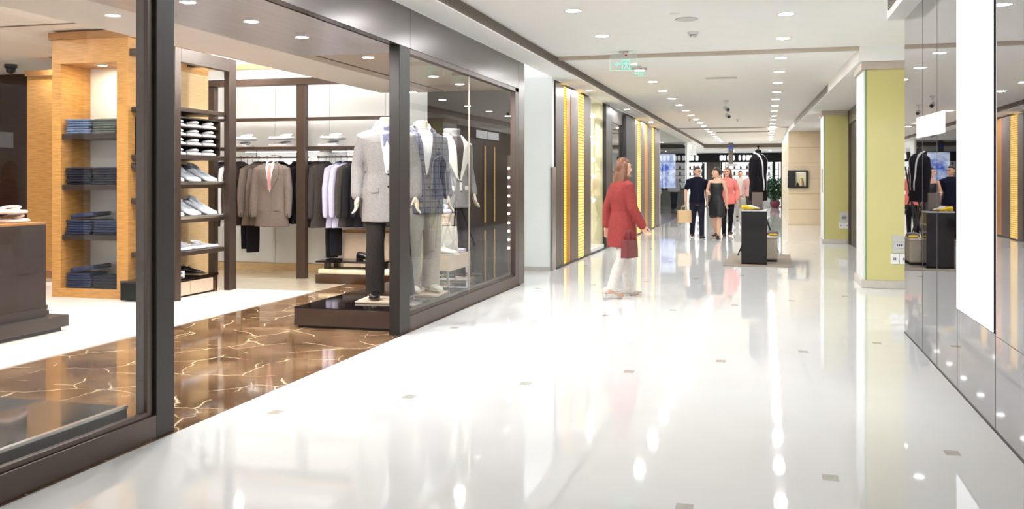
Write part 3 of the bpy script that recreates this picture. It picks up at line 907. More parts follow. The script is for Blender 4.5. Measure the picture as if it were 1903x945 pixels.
def shirt_mesh(wd=.24, ln=.34, h=.035):
    bm = bmesh.new()
    n = 32
    prev = []
    for z, k in ((0, .96), (h * .3, 1), (h * .75, .99), (h, .9)):
        vs = []
        for i in range(n):
            a = 2 * PI * i / n; c, s = math.cos(a), math.sin(a)
            vs.append(bm.verts.new((wd / 2 * k * math.copysign(abs(c) ** .35, c), ln / 2 * k * math.copysign(abs(s) ** .35, s), z + (.006 * math.sin(5 * a) if z == h else 0))))
        prev.append(vs)
    skin_rings(bm, prev)
    body = to_mesh(bm, 'shirt_body', True)
    bm = bmesh.new()
    yc = ln / 2 - .075
    pts = [(-.035, yc - .055, h + .012), (-.062, yc - .01, h + .018), (-.05, yc + .04, h + .028), (0, yc + .058, h + .032), (.05, yc + .04, h + .028), (.062, yc - .01, h + .018), (.035, yc - .055, h + .012)]
    limb(bm, pts, [.010, .017, .020, .021, .020, .017, .010], 8, flat=.75)
    prism(bm, [(-.004, yc - .05), (-.055, yc - .085), (-.075, yc - .01), (-.05, yc + .01)], h - .002, h + .012, to=lambda a, b, t: (a, b, t))
    prism(bm, [(.004, yc - .05), (.05, yc + .01), (.075, yc - .01), (.055, yc - .085)], h - .002, h + .012, to=lambda a, b, t: (a, b, t))
    coll = to_mesh(bm, 'collar', True)
    bm = bmesh.new()
    box(bm, -.014, .014, -ln / 2 + .03, yc - .05, h - .006, h + .004)
    for q in range(4):
        lathe(bm, [(.0004, 0), (.005, 0), (.005, .002), (.0004, .002)], c=(0, yc - .08 - q * .05, h + .004), n=8)
    plk = to_mesh(bm, 'placket', False)
    return body, coll, plk


SHM = shirt_mesh()
SH_ROOT = None


def shirt(x, y, z, rot, label, group, mat, s=1.0):
    global SH_ROOT
    if SH_ROOT is None:
        SH_ROOT = T('folded_shirt', label, 'shirt', (x, y, z), group=group, rot=rot)
        O('shirt_body', SHM[0], W['shirtw'], SH_ROOT); O('collar', SHM[1], W['shirtw'], SH_ROOT); O('placket', SHM[2], W['shirtw'], SH_ROOT)
        SH_ROOT.scale = s if isinstance(s, tuple) else (s, s, s)
        return SH_ROOT
    return dup(SH_ROOT, label, (x, y, z), rot=rot, mats={'*': mat}, s=s, group=group)


# ------------------------------------------------------------------ SHIRT SHELF UNIT against the oak column
t = T('shelf_rack', 'dark bronze shelf rack of shirts against the pale side of the oak column', 'shelf rack', (-6.995, 9.2, 0))
O('post', B((.53, .61, 0, .11, 0, 2.86)), W['frame'], t, bevel=.004)
O('post', B((.53, .61, 1.11, 1.26, 0, 2.86)), W['frame'], t, bevel=.004)
O('top_rail', B((.53, .61, .11, 1.11, 2.70, 2.86)), W['frame'], t, bevel=.004)
O('tie_bar', B((0, .53, .02, .09, 2.78, 2.86)), W['frame'], t)
O('tie_bar', B((0, .53, 1.13, 1.24, 2.78, 2.86)), W['frame'], t)
for z in (2.20, 1.655, .54):
    O('shelf', B((0, .545, .05, 1.15, z - .05, z)), W['frame'], t, bevel=.004)
c = O('pigeonhole_box', B((0, .5, .12, .135, 1.66, 2.09), (0, .5, 1.065, 1.08, 1.66, 2.09), (0, .5, .12, 1.08, 2.08, 2.095), (0, .012, .12, 1.08, 1.66, 2.09)), W['ebony'], t)
for k in range(1, 4):
    O('divider', B((.012, .5, .135, 1.065, 1.66 + k * .105, 1.668 + k * .105)), W['ebony'], c)
SL = math.radians(25)
for zb in (1.56, 1.16):
    O('slanted_shelf', B((0, .585, .05, 1.13, -.05, 0)), W['frame'], t, loc=(0, 0, zb), rot=(0, SL, 0), bevel=.003)
    O('shelf_lip', B((.565, .59, .05, 1.13, 0, .03)), W['steel'], t, loc=(0, 0, zb), rot=(0, SL, 0))
for r in range(4):
    for k in range(3):
        shirt(-6.995 + .33, 9.2 + .29 + k * .31, (1.669 + r * .105) if r else 1.656, (0, 0, -PI / 2 + R.uniform(-.05, .05)),
              f'white shirt in the pigeonhole box, {ORD[r]} tier up, {ORD[k]} from the glass post', 'white shirts in the pigeonhole box', W['shirtw'], s=(1.1, .95, .95))
for q, zb in enumerate((1.56, 1.16)):
    for k in range(3):
        dx = .30
        shirt(-6.995 + dx, 9.2 + .26 + k * .34, zb - dx * math.tan(SL) + .003, (SL, 0, PI / 2),
              f'pale folded shirt leaning on the {["upper", "lower"][q]} slanted shelf, {ORD[k]} from the glass post', f'shirts on the {["upper", "lower"][q]} slanted shelf', W['shirtw'] if k == 0 else W['shirtb'], s=(1.05, 1.2, 1))
for k, (dy, m) in enumerate(((.17, 'shirtw'), (.45, 'shirtb'), (.73, 'shirtw'), (1.01, 'shirtw'))):
    shirt(-6.995 + .3, 9.2 + dy, .542, (0, 0, PI / 2 + R.uniform(-.1, .1)), f'{"pale blue" if m == "shirtb" else "white"} shirt lying flat on the low shelf, {ORD[k]} from the glass post', 'shirts on the low shelf', W[m])

t = T('low_cabinet', 'low black-topped cabinet with tan doors under the shirt shelves', 'cabinet', (-6.985, 9.05, 0))
O('carcass', B((0, .46, 0, 1.12, .02, .21), (0, .50, 0, .06, .02, .21), (0, .50, 1.09, 1.15, .0, .21)), W['bglossb'], t)
O('top', B((0, .51, -.01, 1.16, .21, .235)), W['bglossy'], t, bevel=.003)
O('door', B((.46, .485, .07, .60, .03, .185)), W['leathert'], t, bevel=.002)
O('door', B((.46, .485, .61, 1.08, .03, .185)), W['leathert'], t, bevel=.002)


def shoe_meshes(boot=False):
    """lace-up shoe, toe towards -y, 0.29 long"""
    bm = bmesh.new()
    rings = []
    for y, hw, h, x in ((.135, .022, .075, 0), (.125, .032, .088, 0), (.09, .036, .092, 0), (.05, .036, .088, 0), (.01, .037, .078, 0), (-.04, .043, .060, .002), (-.08, .046, .048, .004), (-.115, .042, .042, .004), (-.14, .030, .034, .004), (-.152, .012, .022, .004)):
        vs = []
        for k in range(16):
            a = 2 * PI * k / 16; c, s = math.cos(a), math.sin(a)
            zz = .014 + (h - .014) / 2 + (h - .014) / 2 * math.copysign(abs(s) ** .8, s)
            vs.append(bm.verts.new((x + hw * (1 - .25 * max(s, 0)) * math.copysign(abs(c) ** .7, c), y, zz)))
        rings.append(vs)
    skin_rings(bm, rings)
    up = to_mesh(bm, 'upper', True)
    bm = bmesh.new()
    out = [(.0, .145), (.03, .13), (.037, .06), (.036, 0), (.048, -.06), (.050, -.1), (.038, -.145), (.006, -.165), (-.03, -.145), (-.042, -.1), (-.042, -.05), (-.034, .0), (-.036, .06), (-.03, .13)]
    prism(bm, out, .004, .016, to=lambda a, b, t: (a, b, t))
    prism(bm, [(a * .95, b) for a, b in out if b > .05] + [(-.03, .055), (.03, .055)][::1] if False else [(.0, .145), (.03, .13), (.036, .06), (-.036, .06), (-.03, .13)], -.012, .004, to=lambda a, b, t: (a, b, t))
    sole = to_mesh(bm, 'sole')
    bm = bmesh.new()
    for q in range(4):
        y = .015 - q * .018; z = .078 - q * .007
        limb(bm, [(-.02, y, z), (0, y - .003, z + .006), (.02, y, z)], [.0025] * 3, 6)
    limb(bm, [(0, .02, .086), (.02, .0, .09), (.012, .02, .09)], [.002] * 3, 6); limb(bm, [(0, .02, .086), (-.02, .0, .09), (-.012, .02, .09)], [.002] * 3, 6)
    lace = to_mesh(bm, 'laces', True)
    bm = bmesh.new()
    lathe(bm, [(.001, 0), (.022, 0), (.026, .002), (.022, .004), (.001, .004)], n=14)
    op = to_mesh(bm, 'opening', True)
    for v in op.vertices:
        v.co.y *= 1.6
    return up, sole, lace, op


SHO = shoe_meshes()


def shoe(x, y, z, rz, label, group, mat, sole, s=1.0):
    t = T('dress_shoe', label, 'shoe', (x, y, z + .012 * s), rz=rz, group=group, s=s)
    O('upper', SHO[0], mat, t); O('sole', SHO[1], sole, t); O('laces', SHO[2], mat, t)
    O('opening', SHO[3], W['black'], t, loc=(0, .085, .089))
    return t


g = 'black lace-up shoes on the low cabinet'
shoe(-6.62, 9.83, .235, PI * .62, 'black lace-up dress shoe on the low cabinet, in front', g, W['leatherbk'], W['black'], 1.05)
shoe(-6.76, 9.93, .235, PI * .62, 'black lace-up dress shoe on the low cabinet, behind its twin', g, W['leatherbk'], W['black'], 1.05)
shoe(-6.58, 9.36, .235, PI * .55, 'pale two-tone shoe on the low cabinet beside the glass post', 'pale shoes on the low cabinet', W['leatherw'], W['ebony'])
shoe(-6.76, 9.48, .235, PI * .55, 'pale two-tone shoe on the low cabinet, behind the one beside the post', 'pale shoes on the low cabinet', W['leatherw'], W['ebony'])
t = T('price_card', 'small white and blue price card leaning behind the pale shoes', 'price card', (-6.56, 9.56, .236), rz=.9)
O('card', B((-.045, .045, -.002, .002, 0, .075)), W['whitepl'], t); O('blue_stripe', B((-.03, .02, -.003, -.002, .035, .06)), W['bluefilm'], t)

# ------------------------------------------------------------------ DARK DISPLAY TABLE
t = T('display_table', 'dark stained wooden display table on a stepped plinth', 'table', (-6.2, 7.03, 0))
O('body', B((-1.0, 0, -2.6, 0, .147, .97)), W['ebony'], t, bevel=.003)
O('top', B((-1.0, 0, -2.6, 0, .97, .99)), W['oakd'], t, bevel=.003)
O('plinth', B((-1.1, .1, -2.7, .17, .045, .147)), W['ebony'], t, bevel=.003)
O('foot', B((-1.02, .06, -2.6, .12, 0, .045)), W['black'], t)
for i in range(2):
    o = O('folded_trousers', FOLD[i], W['wooldk'], loc=(-6.42, 7.115, .148 + i * .045), rot=(0, 0, .1 - .2 * i)); o.scale = (.8, .28, 1.6)
    tag(o, f'dark folded trousers on the table plinth, {["lower", "upper"][i]} one', 'trousers', 'trousers on the table plinth')
for i, (x, y, z, rz) in enumerate(((-6.45, 6.85, .991, .2), (-6.45, 6.83, 1.068, .3), (-6.47, 6.5, .991, -.1), (-6.46, 6.48, 1.068, .05), (-6.48, 6.15, .991, .1), (-6.47, 6.13, 1.068, -.1))):
    o = shirt(x, y, z, (0, 0, rz), f'{["lower", "upper"][i % 2]} blush folded knit of the {ORD[i // 2]} pile from the dark table far end', 'blush knits on the dark table', W['beigecloth'], s=(1.2, .95, .85))

# ------------------------------------------------------------------ deeper in the shop
t = T('oak_pillar', 'square golden oak pillar before the dark walnut wall', 'pillar', (-10.02, 11.0, 0))
O('shaft', B((0, .45, 0, .6, .1, 2.82)), W['oak'], t, bevel=.004); O('base', B((-.01, .46, -.01, .61, 0, .1)), W['oakd'], t); O('capital', B((-.02, .47, -.02, .62, 2.82, 2.9)), W['oakd'], t)
t = T('shelf_ladder', 'narrow dark shelf ladder between the oak pillar and the jeans column', 'shelf rack', (-9.45, 11.3, 0))
O('post', B((0, .08, 0, .08, 0, 2.6)), W['frame'], t); O('post', B((0, .08, .8, .88, 0, 2.6)), W['frame'], t)
for z in (.45, .95, 1.45, 1.95, 2.5):
    O('shelf', B((-.05, .3, 0, .88, z, z + .05)), W['steel'], t)
t = T('wall_shelf', 'low oak wall shelf against the dark walnut wall', 'shelf', (-12.6, 12.45, .72))
O('board', B((0, .9, 0, .35, 0, .06)), W['oakd'], t); O('bracket', B((.1, .14, .05, .35, -.5, 0), (.75, .79, .05, .35, -.5, 0)), W['oakd'], t)
for i in range(2):
    shoe(-12.2 + .2 * i, 12.62, .78, .9, f'dark shoe on the oak wall shelf, {ORD[i]} of the two', 'shoes on the oak wall shelf', W['leatherbk'], W['black'])
t = T('dome_camera', 'black dome security camera on the suit shop ceiling', 'camera', (-10.95, 11.7, 3.1))
bm = bmesh.new(); lathe(bm, [(.001, -.05), (.09, -.05), (.09, 0), (.001, 0)]); O('base', bm, W['black'], t, smooth=True)
bm = bmesh.new(); lathe(bm, [(.001, -.14), (.03, -.135), (.06, -.11), (.075, -.05), (.001, -.05)]); O('dome', bm, W['bglossy'], t, smooth=True)

# wall rack
t = T('wall_clothes_rack', 'dark brown wall rack with shelves and rods along the white back wall', 'clothes rack', (-6.23, 11.9, 0))
for i, x in enumerate((-1.42, 0, 1.39)):
    O('post', B((x - .065, x + .065, -.05, .05, 0, 2.69)), W['frame'], t, bevel=.004)
O('top_beam', B((-2.2, 1.46, -.06, .06, 2.69, 2.79)), W['frame'], t, bevel=.004)
O('fill_uplight', B((-2.1, 1.4, .0, .05, 2.79, 2.797)), W['fill'], t)  # added uplight, brightens the ceiling and upper back wall
for a, b in ((-1.355, -.065), (.065, 1.325)):
    O('rail', B((a, b, -.03, .03, 2.19, 2.235)), W['frame'], t)
    sh = O('shelf', B((a, b, .05, .80, 1.785, 1.835)), W['frame'], t, bevel=.003)
    O('light_strip', B((a + .05, b - .05, .70, .76, 1.778, 1.785)), W['washer'], t)
    O('light_strip', B((a + .05, b - .05, .04, .055, 2.70, 2.74)), W['washer'], t)
    O('shelf_arm', B((a - .065, a, .05, .95, 1.79, 1.83), (b, b + .065, .05, .95, 1.79, 1.83)), W['frame'], t)
    bm = bmesh.new()
    tube(bm, [(a, .33, 1.69), (b, .33, 1.69)], .011)
    tube(bm, [(a + .45, .33, 1.69), (a + .45, .33, 1.79)], .007); tube(bm, [(b - .05, .33, 1.69), (b - .05, .33, 1.79)], .007)
    O('hanging_rod', bm, W['steel'], t)
for i, (x, m) in enumerate(((-7.40, 'shirtw'), (-7.36, 'shirtb'), (-6.74, 'shirtw'), (-6.73, 'shirtw'), (-5.97, 'shirtw'), (-5.93, 'shirtw'))):
    shirt(x, 12.25, 1.836 + (.108 if i % 2 else 0), (0, 0, R.uniform(-.1, .1)), f'{"pale blue" if m == "shirtb" else "white"} folded shirt, {["lower", "upper"][i % 2]} of the {ORD[i // 2]} pile along the wall rack shelf', 'shirts on the wall rack shelf', W[m], s=(1.25, 1, 1.2))
t = T('sideboard', 'tan-fronted low sideboard by the end of the back wall', 'cabinet', (-5.85, 12.4, 0))
O('carcass', B((0, 1.3, 0, .4, .0, .62)), W['leathert'], t, bevel=.004); O('top', B((-.01, 1.31, -.01, .41, .62, .65)), W['oakd'], t); O('door', B((.02, .64, -.015, 0, .05, .61)), W['leathert'], t); O('door', B((.66, 1.28, -.015, 0, .05, .61)), W['leathert'], t)
t = T('low_bench', 'low bench with a cream pad and dark glossy top beside the mannequins', 'bench', (-5.75, 11.35, 0))
O('base', B((0, 1.2, 0, .45, .0, .12)), W['bglossb'], t); O('pad', B((.02, 1.2, .02, .43, .12, .19)), W['cream'], t, bevel=.02)
O('top', B((0, .95, 0, .45, .275, .30)), W['bglossy'], t); O('leg', B((.1, .17, .05, .12, .19, .275)), W['ebony'], t); O('leg', B((.1, .17, .33, .40, .19, .275)), W['ebony'], t); O('leg', B((.8, .87, .05, .12, .19, .275)), W['ebony'], t); O('leg', B((.8, .87, .33, .40, .19, .275)), W['ebony'], t)
shoe(-5.15, 11.58, .30, 1.2, 'black dress shoe on the low bench top', 'shoe on the low bench', W['leatherbk'], W['black'])

# ------------------------------------------------------------------ DISPLAY WINDOW platforms
t = T('display_plinth', 'glossy black and brown platform under the window mannequins', 'platform', (-4.22, 7.9, 0))
O('kick', B((.03, 1.0, .03, 3.9, 0, .02)), W['black'], t); O('skirt', B((0, 1.068, 0, 3.95, .02, .18)), W['bglossb'], t, bevel=.003); O('top', B((0, 1.068, 0, 3.95, .18, .188)), W['bglossy'], t)
t = T('display_plinth', 'grey glossy platform behind the near shop window', 'platform', (-4.9, -.6, 0))
O('skirt', B((0, 1.7, 0, 4.8, .0, .18)), W['platgrey'], t, bevel=.003); O('top', B((0, 1.7, 0, 4.8, .18, .188)), W['platgrey'], t); O('edge_strip', B((1.68, 1.705, 0, 4.8, .18, .195)), W['steel'], t)
t = T('uplight', 'small black dome uplight on the grey window platform', 'light', (-3.42, 3.42, .189))
bm = bmesh.new(); lathe(bm, [(.001, 0), (.04, 0), (.042, .01), (.036, .03), (.02, .045), (.001, .05)]); O('dome', bm, W['black'], t, smooth=True)
bm = bmesh.new(); lathe(bm, [(.001, 0), (.05, 0), (.05, .008), (.001, .008)]); O('rim', bm, W['steel'], t, smooth=True)
for i, (x, y, rz) in enumerate(((-3.57, 8.52, .1), (-3.43, 9.12, .1), (-3.6, 10.6, .1))):
    tag(O('base_plate', B((-.24, .24, -.21, .21, 0, .02)), W['leathert'], loc=(x, y, .189), rot=(0, 0, rz), bevel=.004), f'square pale base plate under the {ORD[i]} mannequin from the entrance', 'base plate', 'mannequin base plates')

# low stand with bag, shoes and boxes
t = T('display_stand', 'tan-topped low display stand behind the window glass', 'stand', (-3.46, 9.85, .188))
O('top', B((-.21, .2, -.3, .42, .20, .36)), W['leathert'], t, bevel=.005)
for x in (-.19, .17):
    for y in (-.28, .39):
        O('leg', B((x - .012, x + .012, y - .012, y + .012, 0, .20)), W['chrome'], t)
O('stretcher', B((-.19, .17, -.285, -.275, .04, .055), (-.19, .17, .385, .395, .04, .055), (-.2, -.18, -.28, .39, .04, .055)), W['chrome'], t)
t = T('display_box', 'black slatted box stand behind the pale satchel', 'stand', (-3.58, 10.12, .549))
O('shell', B((-.13, .13, -.1, .1, 0, .30)), W['bglossy'], t, bevel=.003)
O('slat', B((-.1, -.06, -.105, -.1, .02, .28), (-.03, .01, -.105, -.1, .02, .28), (.04, .08, -.105, -.1, .02, .28)), W['ebony'], t)
t = T('gift_box', 'tan cardboard box on the black slatted stand', 'box', (-3.56, 10.12, .851))
O('body', B((-.12, .12, -.1, .1, 0, .10)), W['leathert'], t, bevel=.004); O('lid', B((-.125, .125, -.105, .105, .10, .135)), W['leathert'], t, bevel=.004)
shirt(-3.56, 10.1, .988, (0, 0, .1), 'pale lavender folded shirt on the tan cardboard box', 'shirts on the tan box', W['shirtl'], s=(1.0, .6, 1.2))
shirt(-3.60, 10.1, 1.098, (0, 0, .3), 'small white folded shirt on top of the lavender one', 'shirts on the tan box', W['shirtw'], s=(.55, .4, 1.3))
t = T('satchel', 'pale leather satchel with flap standing on the display stand', 'bag', (-3.42, 9.885, .549), rz=.35)
bm = bmesh.new(); rr_ = []
for z, a, b in ((0, .135, .05), (.02, .14, .055), (.18, .13, .048), (.28, .12, .03), (.30, .115, .02)): rr_.append(sring(bm, z, a, b, p=5))
skin_rings(bm, rr_); O('body', bm, W['leatherw'], t, smooth=True)
bm = bmesh.new(); prism(bm, [(-.118, .305), (.118, .305), (.12, .2), (.05, .1), (0, .085), (-.05, .1), (-.12, .2)], -.062, -.052); O('flap', bm, W['leatherw'], t, bevel=.004)
O('buckle', B((-.018, .018, -.07, -.06, .09, .12)), W['chrome'], t); bm = bmesh.new(); limb(bm, [(-.05, 0, .3), (-.04, 0, .34), (.04, 0, .34), (.05, 0, .3)], [.008] * 4, 8); O('handle', bm, W['leatherw'], t, smooth=True)
shoe(-3.36, 9.60, .548, 1.45, 'pale leather lace-up shoe on the display stand, beside the glass', 'pale shoes on the display stand', W['leatherw'], W['leatherw'], 1.0)
shoe(-3.38, 9.72, .548, 1.45, 'pale leather lace-up shoe on the display stand, inner one', 'pale shoes on the display stand', W['leatherw'], W['leatherw'], 1.0)
for i in range(2):
    o = O('folded_trousers', FOLD[i], W['shirtl'], loc=(-3.43, 10.14 - .0 * i, .549 + .022 * i), rot=(0, 0, .1)); o.scale = (.5, .4, .8)
    o.location = (-3.36, 10.12, .549 + .022 * i)
    tag(o, f'pale lavender folded trousers at the far end of the display stand, {["lower", "upper"][i]} one', 'trousers', 'trousers on the display stand')

# string of bright bulbs on a slim post at the end of the window
t = T('bulb_strip', 'slim vertical strip of bright round bulbs at the end of the display window', 'light strip', (-3.24, 11.88, .188))
O('post', B((-.02, .02, 0, .02, 0, 1.5)), W['bronze'], t)
for k, z in enumerate((1.33, 1.21, 1.09, .97, .85, .74, .62, .51, .40, .29)):
    bm = bmesh.new(); lathe(bm, [(.0005, -.017), (.012, -.012), (.017, 0), (.012, .012), (.0005, .017)], c=(0, -.017, z), n=14); O('bulb', bm, W['bulb'], t, smooth=True)

# ------------------------------------------------------------------ FIGURES
PM = [(.76, .13, .085), (.82, .155, .10), (.90, .170, .110), (.98, .158, .106), (1.06, .143, .098), (1.14, .150, .104), (1.24, .168, .114), (1.33, .182, .114), (1.385, .176, .098), (1.42, .130, .082), (1.445, .085, .068), (1.47, .058, .058)]
PF = [(.76, .13, .085), (.82, .160, .10), (.90, .172, .112), (.98, .145, .100), (1.06, .122, .088), (1.14, .130, .098), (1.22, .146, .118), (1.30, .152, .108), (1.36, .150, .088), (1.40, .115, .072), (1.43, .070, .058), (1.46, .050, .050)]


def pz(prof, z):
    if z <= prof[0][0]: return prof[0][1:3]
    for p, q in zip(prof, prof[1:]):
        if z <= q[0]:
            t = (z - p[0]) / (q[0] - p[0]); t = t * t * (3 - 2 * t) * .5 + t * .5
            return (p[1] + (q[1] - p[1]) * t, p[2] + (q[2] - p[2]) * t)
    return prof[-1][1:3]


def torso(bm, prof, z0, z1, off=0.0, flare=0.0, p=2.3, step=.03, hold=0.0):
    n = max(3, int((z1 - z0) / step))
    rings = []
    for i in range(n + 1):
        z = z0 + (z1 - z0) * i / n
        a, b = pz(prof, max(z, hold))
        f = flare * max(0.0, 1 - (z - z0) / .3)
        rings.append(sring(bm, z, a + off + f, b + off + f * .7, p=p))
    skin_rings(bm, rings)


def patch(prof, zs, xa, xb, off, thick=.012, nc=5, p=2.3, ys=-1):
    """strip lying on the front of a torso between curves xa(z) and xb(z)"""
    bm = bmesh.new()
    front, back = [], []
    for z in zs:
        a, b = pz(prof, z)
        rf, rb = [], []
        for k in range(nc + 1):
            x = xa(z) + (xb(z) - xa(z)) * k / nc
            q = max(0.0, 1 - min(.999, abs(x) / a) ** p) ** (1 / p)
            rf.append(bm.verts.new((x, ys * (b * q + off), z)))
            rb.append(bm.verts.new((x, ys * (b * q + off - thick), z)))
        front.append(rf); back.append(rb)
    m, n = len(zs), nc + 1
    for i in range(m - 1):
        for k in range(n - 1):
            bm.faces.new((front[i][k], front[i][k + 1], front[i + 1][k + 1], front[i + 1][k]))
            bm.faces.new((back[i][k], back[i + 1][k], back[i + 1][k + 1], back[i][k + 1]))
        bm.faces.new((front[i][0], front[i + 1][0], back[i + 1][0], back[i][0]))
        bm.faces.new((front[i][-1], back[i][-1], back[i + 1][-1], front[i + 1][-1]))
    for r, s in ((0, 1), (-1, 1)):
        for k in range(n - 1):
            bm.faces.new((front[r][k], back[r][k], back[r][k + 1], front[r][k + 1]))
    return bm


def lin(z0, z1, n):
    return [z0 + (z1 - z0) * i / n for i in range(n + 1)]


def hand(bm, w, d, across, curl=.5, grip=False):
    """palm, four fingers and a side thumb; across points to the thumb side"""
    w = Vector(w); d = Vector(d).normalized(); a = Vector(across); a = (a - d * a.dot(d)).normalized(); nrm = d.cross(a)
    if nrm.dot(Vector((0, 1, 0))) < 0 and not grip: pass
    for o in (-.026, -.009, .009, .026):
        limb(bm, [w + a * o * .55, w + d * .05 + a * o, w + d * .088 + a * o], [.015, .016, .012], 8)
    for o, ln in ((-.030, .062), (-.011, .074), (.010, .080), (.029, .070)):
        k = w + d * .088 + a * o
        c = curl * (1.6 if grip else 1)
        d1 = (d + nrm * c * .5).normalized(); d2 = (d + nrm * c * 1.3).normalized(); d3 = (d * (1 - c * .5) + nrm * c * 1.8).normalized()
        q1 = k + d1 * ln * .45; q2 = q1 + d2 * ln * .32; q3 = q2 + d3 * ln * .24
        limb(bm, [k, q1, q2, q3], [.0105, .0095, .0088, .0075], 8)
    b = w + d * .025 + a * .022
    t1 = b + (d * .6 + a * .7 + nrm * .2).normalized() * .038
    t2 = t1 + (d * .9 + a * .35 + nrm * .3).normalized() * .032
    t3 = t2 + (d + nrm * .4).normalized() * .018
    limb(bm, [b, t1, t2, t3], [.015, .0125, .0105, .008], 8)


def rotz(v, c, a):
    x, y = v[0] - c[0], v[1] - c[1]
    return (c[0] + x * math.cos(a) - y * math.sin(a), c[1] + x * math.sin(a) + y * math.cos(a), v[2])


def head_bm(bm, c, a=0.0):
    """head with brow, nose, lips, chin and ears, centred at c and turned by a about the neck"""
    n, m = 20, 14
    rings = []
    for j in range(m + 1):
        ph = PI * j / m
        z = -math.cos(ph); r = max(math.sin(ph), .02)
        vs = []
        for i in range(n):
            t = 2 * PI * i / n
            x, y = r * math.cos(t), r * math.sin(t)
            kx = .076; ky = .096
            if z < 0:
                kx *= 1 - .26 * (-z) ** 1.3
                if y < 0: ky *= 1 - .06 * (-z)
                else: ky *= 1 - .35 * (-z)
            vs.append(bm.verts.new(rotz((c[0] + x * kx, c[1] + y * ky - (.008 if z < -.3 else 0), c[2] + z * .118), c, a)))
        rings.append(vs)
    skin_rings(bm, rings)
    P = lambda x, y, z: rotz((c[0] + x, c[1] + y, c[2] + z), c, a)
    limb(bm, [P(0, -.088, .022), P(0, -.104, -.008), P(0, -.112, -.026)], [.009, .011, .014], 8)
    limb(bm, [P(-.018, -.096, -.03), P(.018, -.096, -.03)], [.009, .009], 8)
    limb(bm, [P(-.04, -.083, .034), P(0, -.094, .036), P(.04, -.083, .034)], [.008, .010, .008], 8)
    limb(bm, [P(-.022, -.088, -.058), P(0, -.095, -.056), P(.022, -.088, -.058)], [.005, .009, .005], 8)
    limb(bm, [P(-.015, -.082, -.098), P(.015, -.082, -.098)], [.018, .018], 8)
    for s in (-1, 1):
        limb(bm, [P(s * .078, .008, .02), P(s * .084, .012, 0), P(s * .076, .004, -.03)], [.013, .016, .009], 8, flat=.6)


def hair_bm(c, a, kind):
    bm = bmesh.new()
    n, m = 24, 16
    rings = []
    for j in range(m + 1):
        ph = PI * j / m
        z = -math.cos(ph); r = max(math.sin(ph), .02)
        vs = []
        for i in range(n):
            t = 2 * PI * i / n
            x, y = r * math.cos(t), r * math.sin(t)
            k = 1.12
            line = .42 if y < -.25 else (.42 - (y + .25) * 1.1)
            low = -.42 if kind == 'short' else -.55
            if z < max(line, low):
                k = .80
            vs.append(bm.verts.new(rotz((c[0] + x * .076 * k, c[1] + y * .096 * k + .004, c[2] + z * .118 * k), c, a)))
        rings.append(vs)
    skin_rings(bm, rings)
    P = lambda x, y, z: rotz((c[0] + x, c[1] + y, c[2] + z), c, a)
    if kind == 'long':
        for s in (-.07, -.045, 0, .045, .07):
            limb(bm, [P(s, .05 - abs(s) * .5, .04), P(s * 1.1, .085 - abs(s) * .7, -.1), P(s * 1.15, .09 - abs(s) * .6, -.2), P(s * .9, .085 - abs(s) * .4, -.29)], [.035, .04, .036, .014], 10)
    if kind == 'bun':
        limb(bm, [P(0, .09, .03), P(0, .125, .02)], [.04, .042], 12)
    return remesh(bm, .007, 2, .004, 40)


def pose(walk=0.0, fem=False, arms=None):
    sx = .168 if fem else .188
    J = {}
    for s, nme in ((-1, 'r'), (1, 'l')):   # r = local -x
        f = walk * s
        J['sh' + nme] = (s * sx, .0, 1.365)
        J['el' + nme] = (s * (sx + .045), .03 + .10 * f, 1.10)
        J['wr' + nme] = (s * (sx + .055), -.03 + .22 * f, .865 + .02 * abs(f))
        J['hp' + nme] = (s * .088, 0, .88)
        kf = -f
        J['kn' + nme] = (s * .092, -.02 + .17 * kf - (.02 if kf > 0 else -.0), .475)
        J['an' + nme] = (s * .095, .03 + (.33 * kf), .085 if kf <= 0 else .085 + .11 * kf)
        if kf < 0:
            J['kn' + nme] = (s * .092, -.02 + .15 * kf, .475)
    if arms: J.update(arms)
    return J


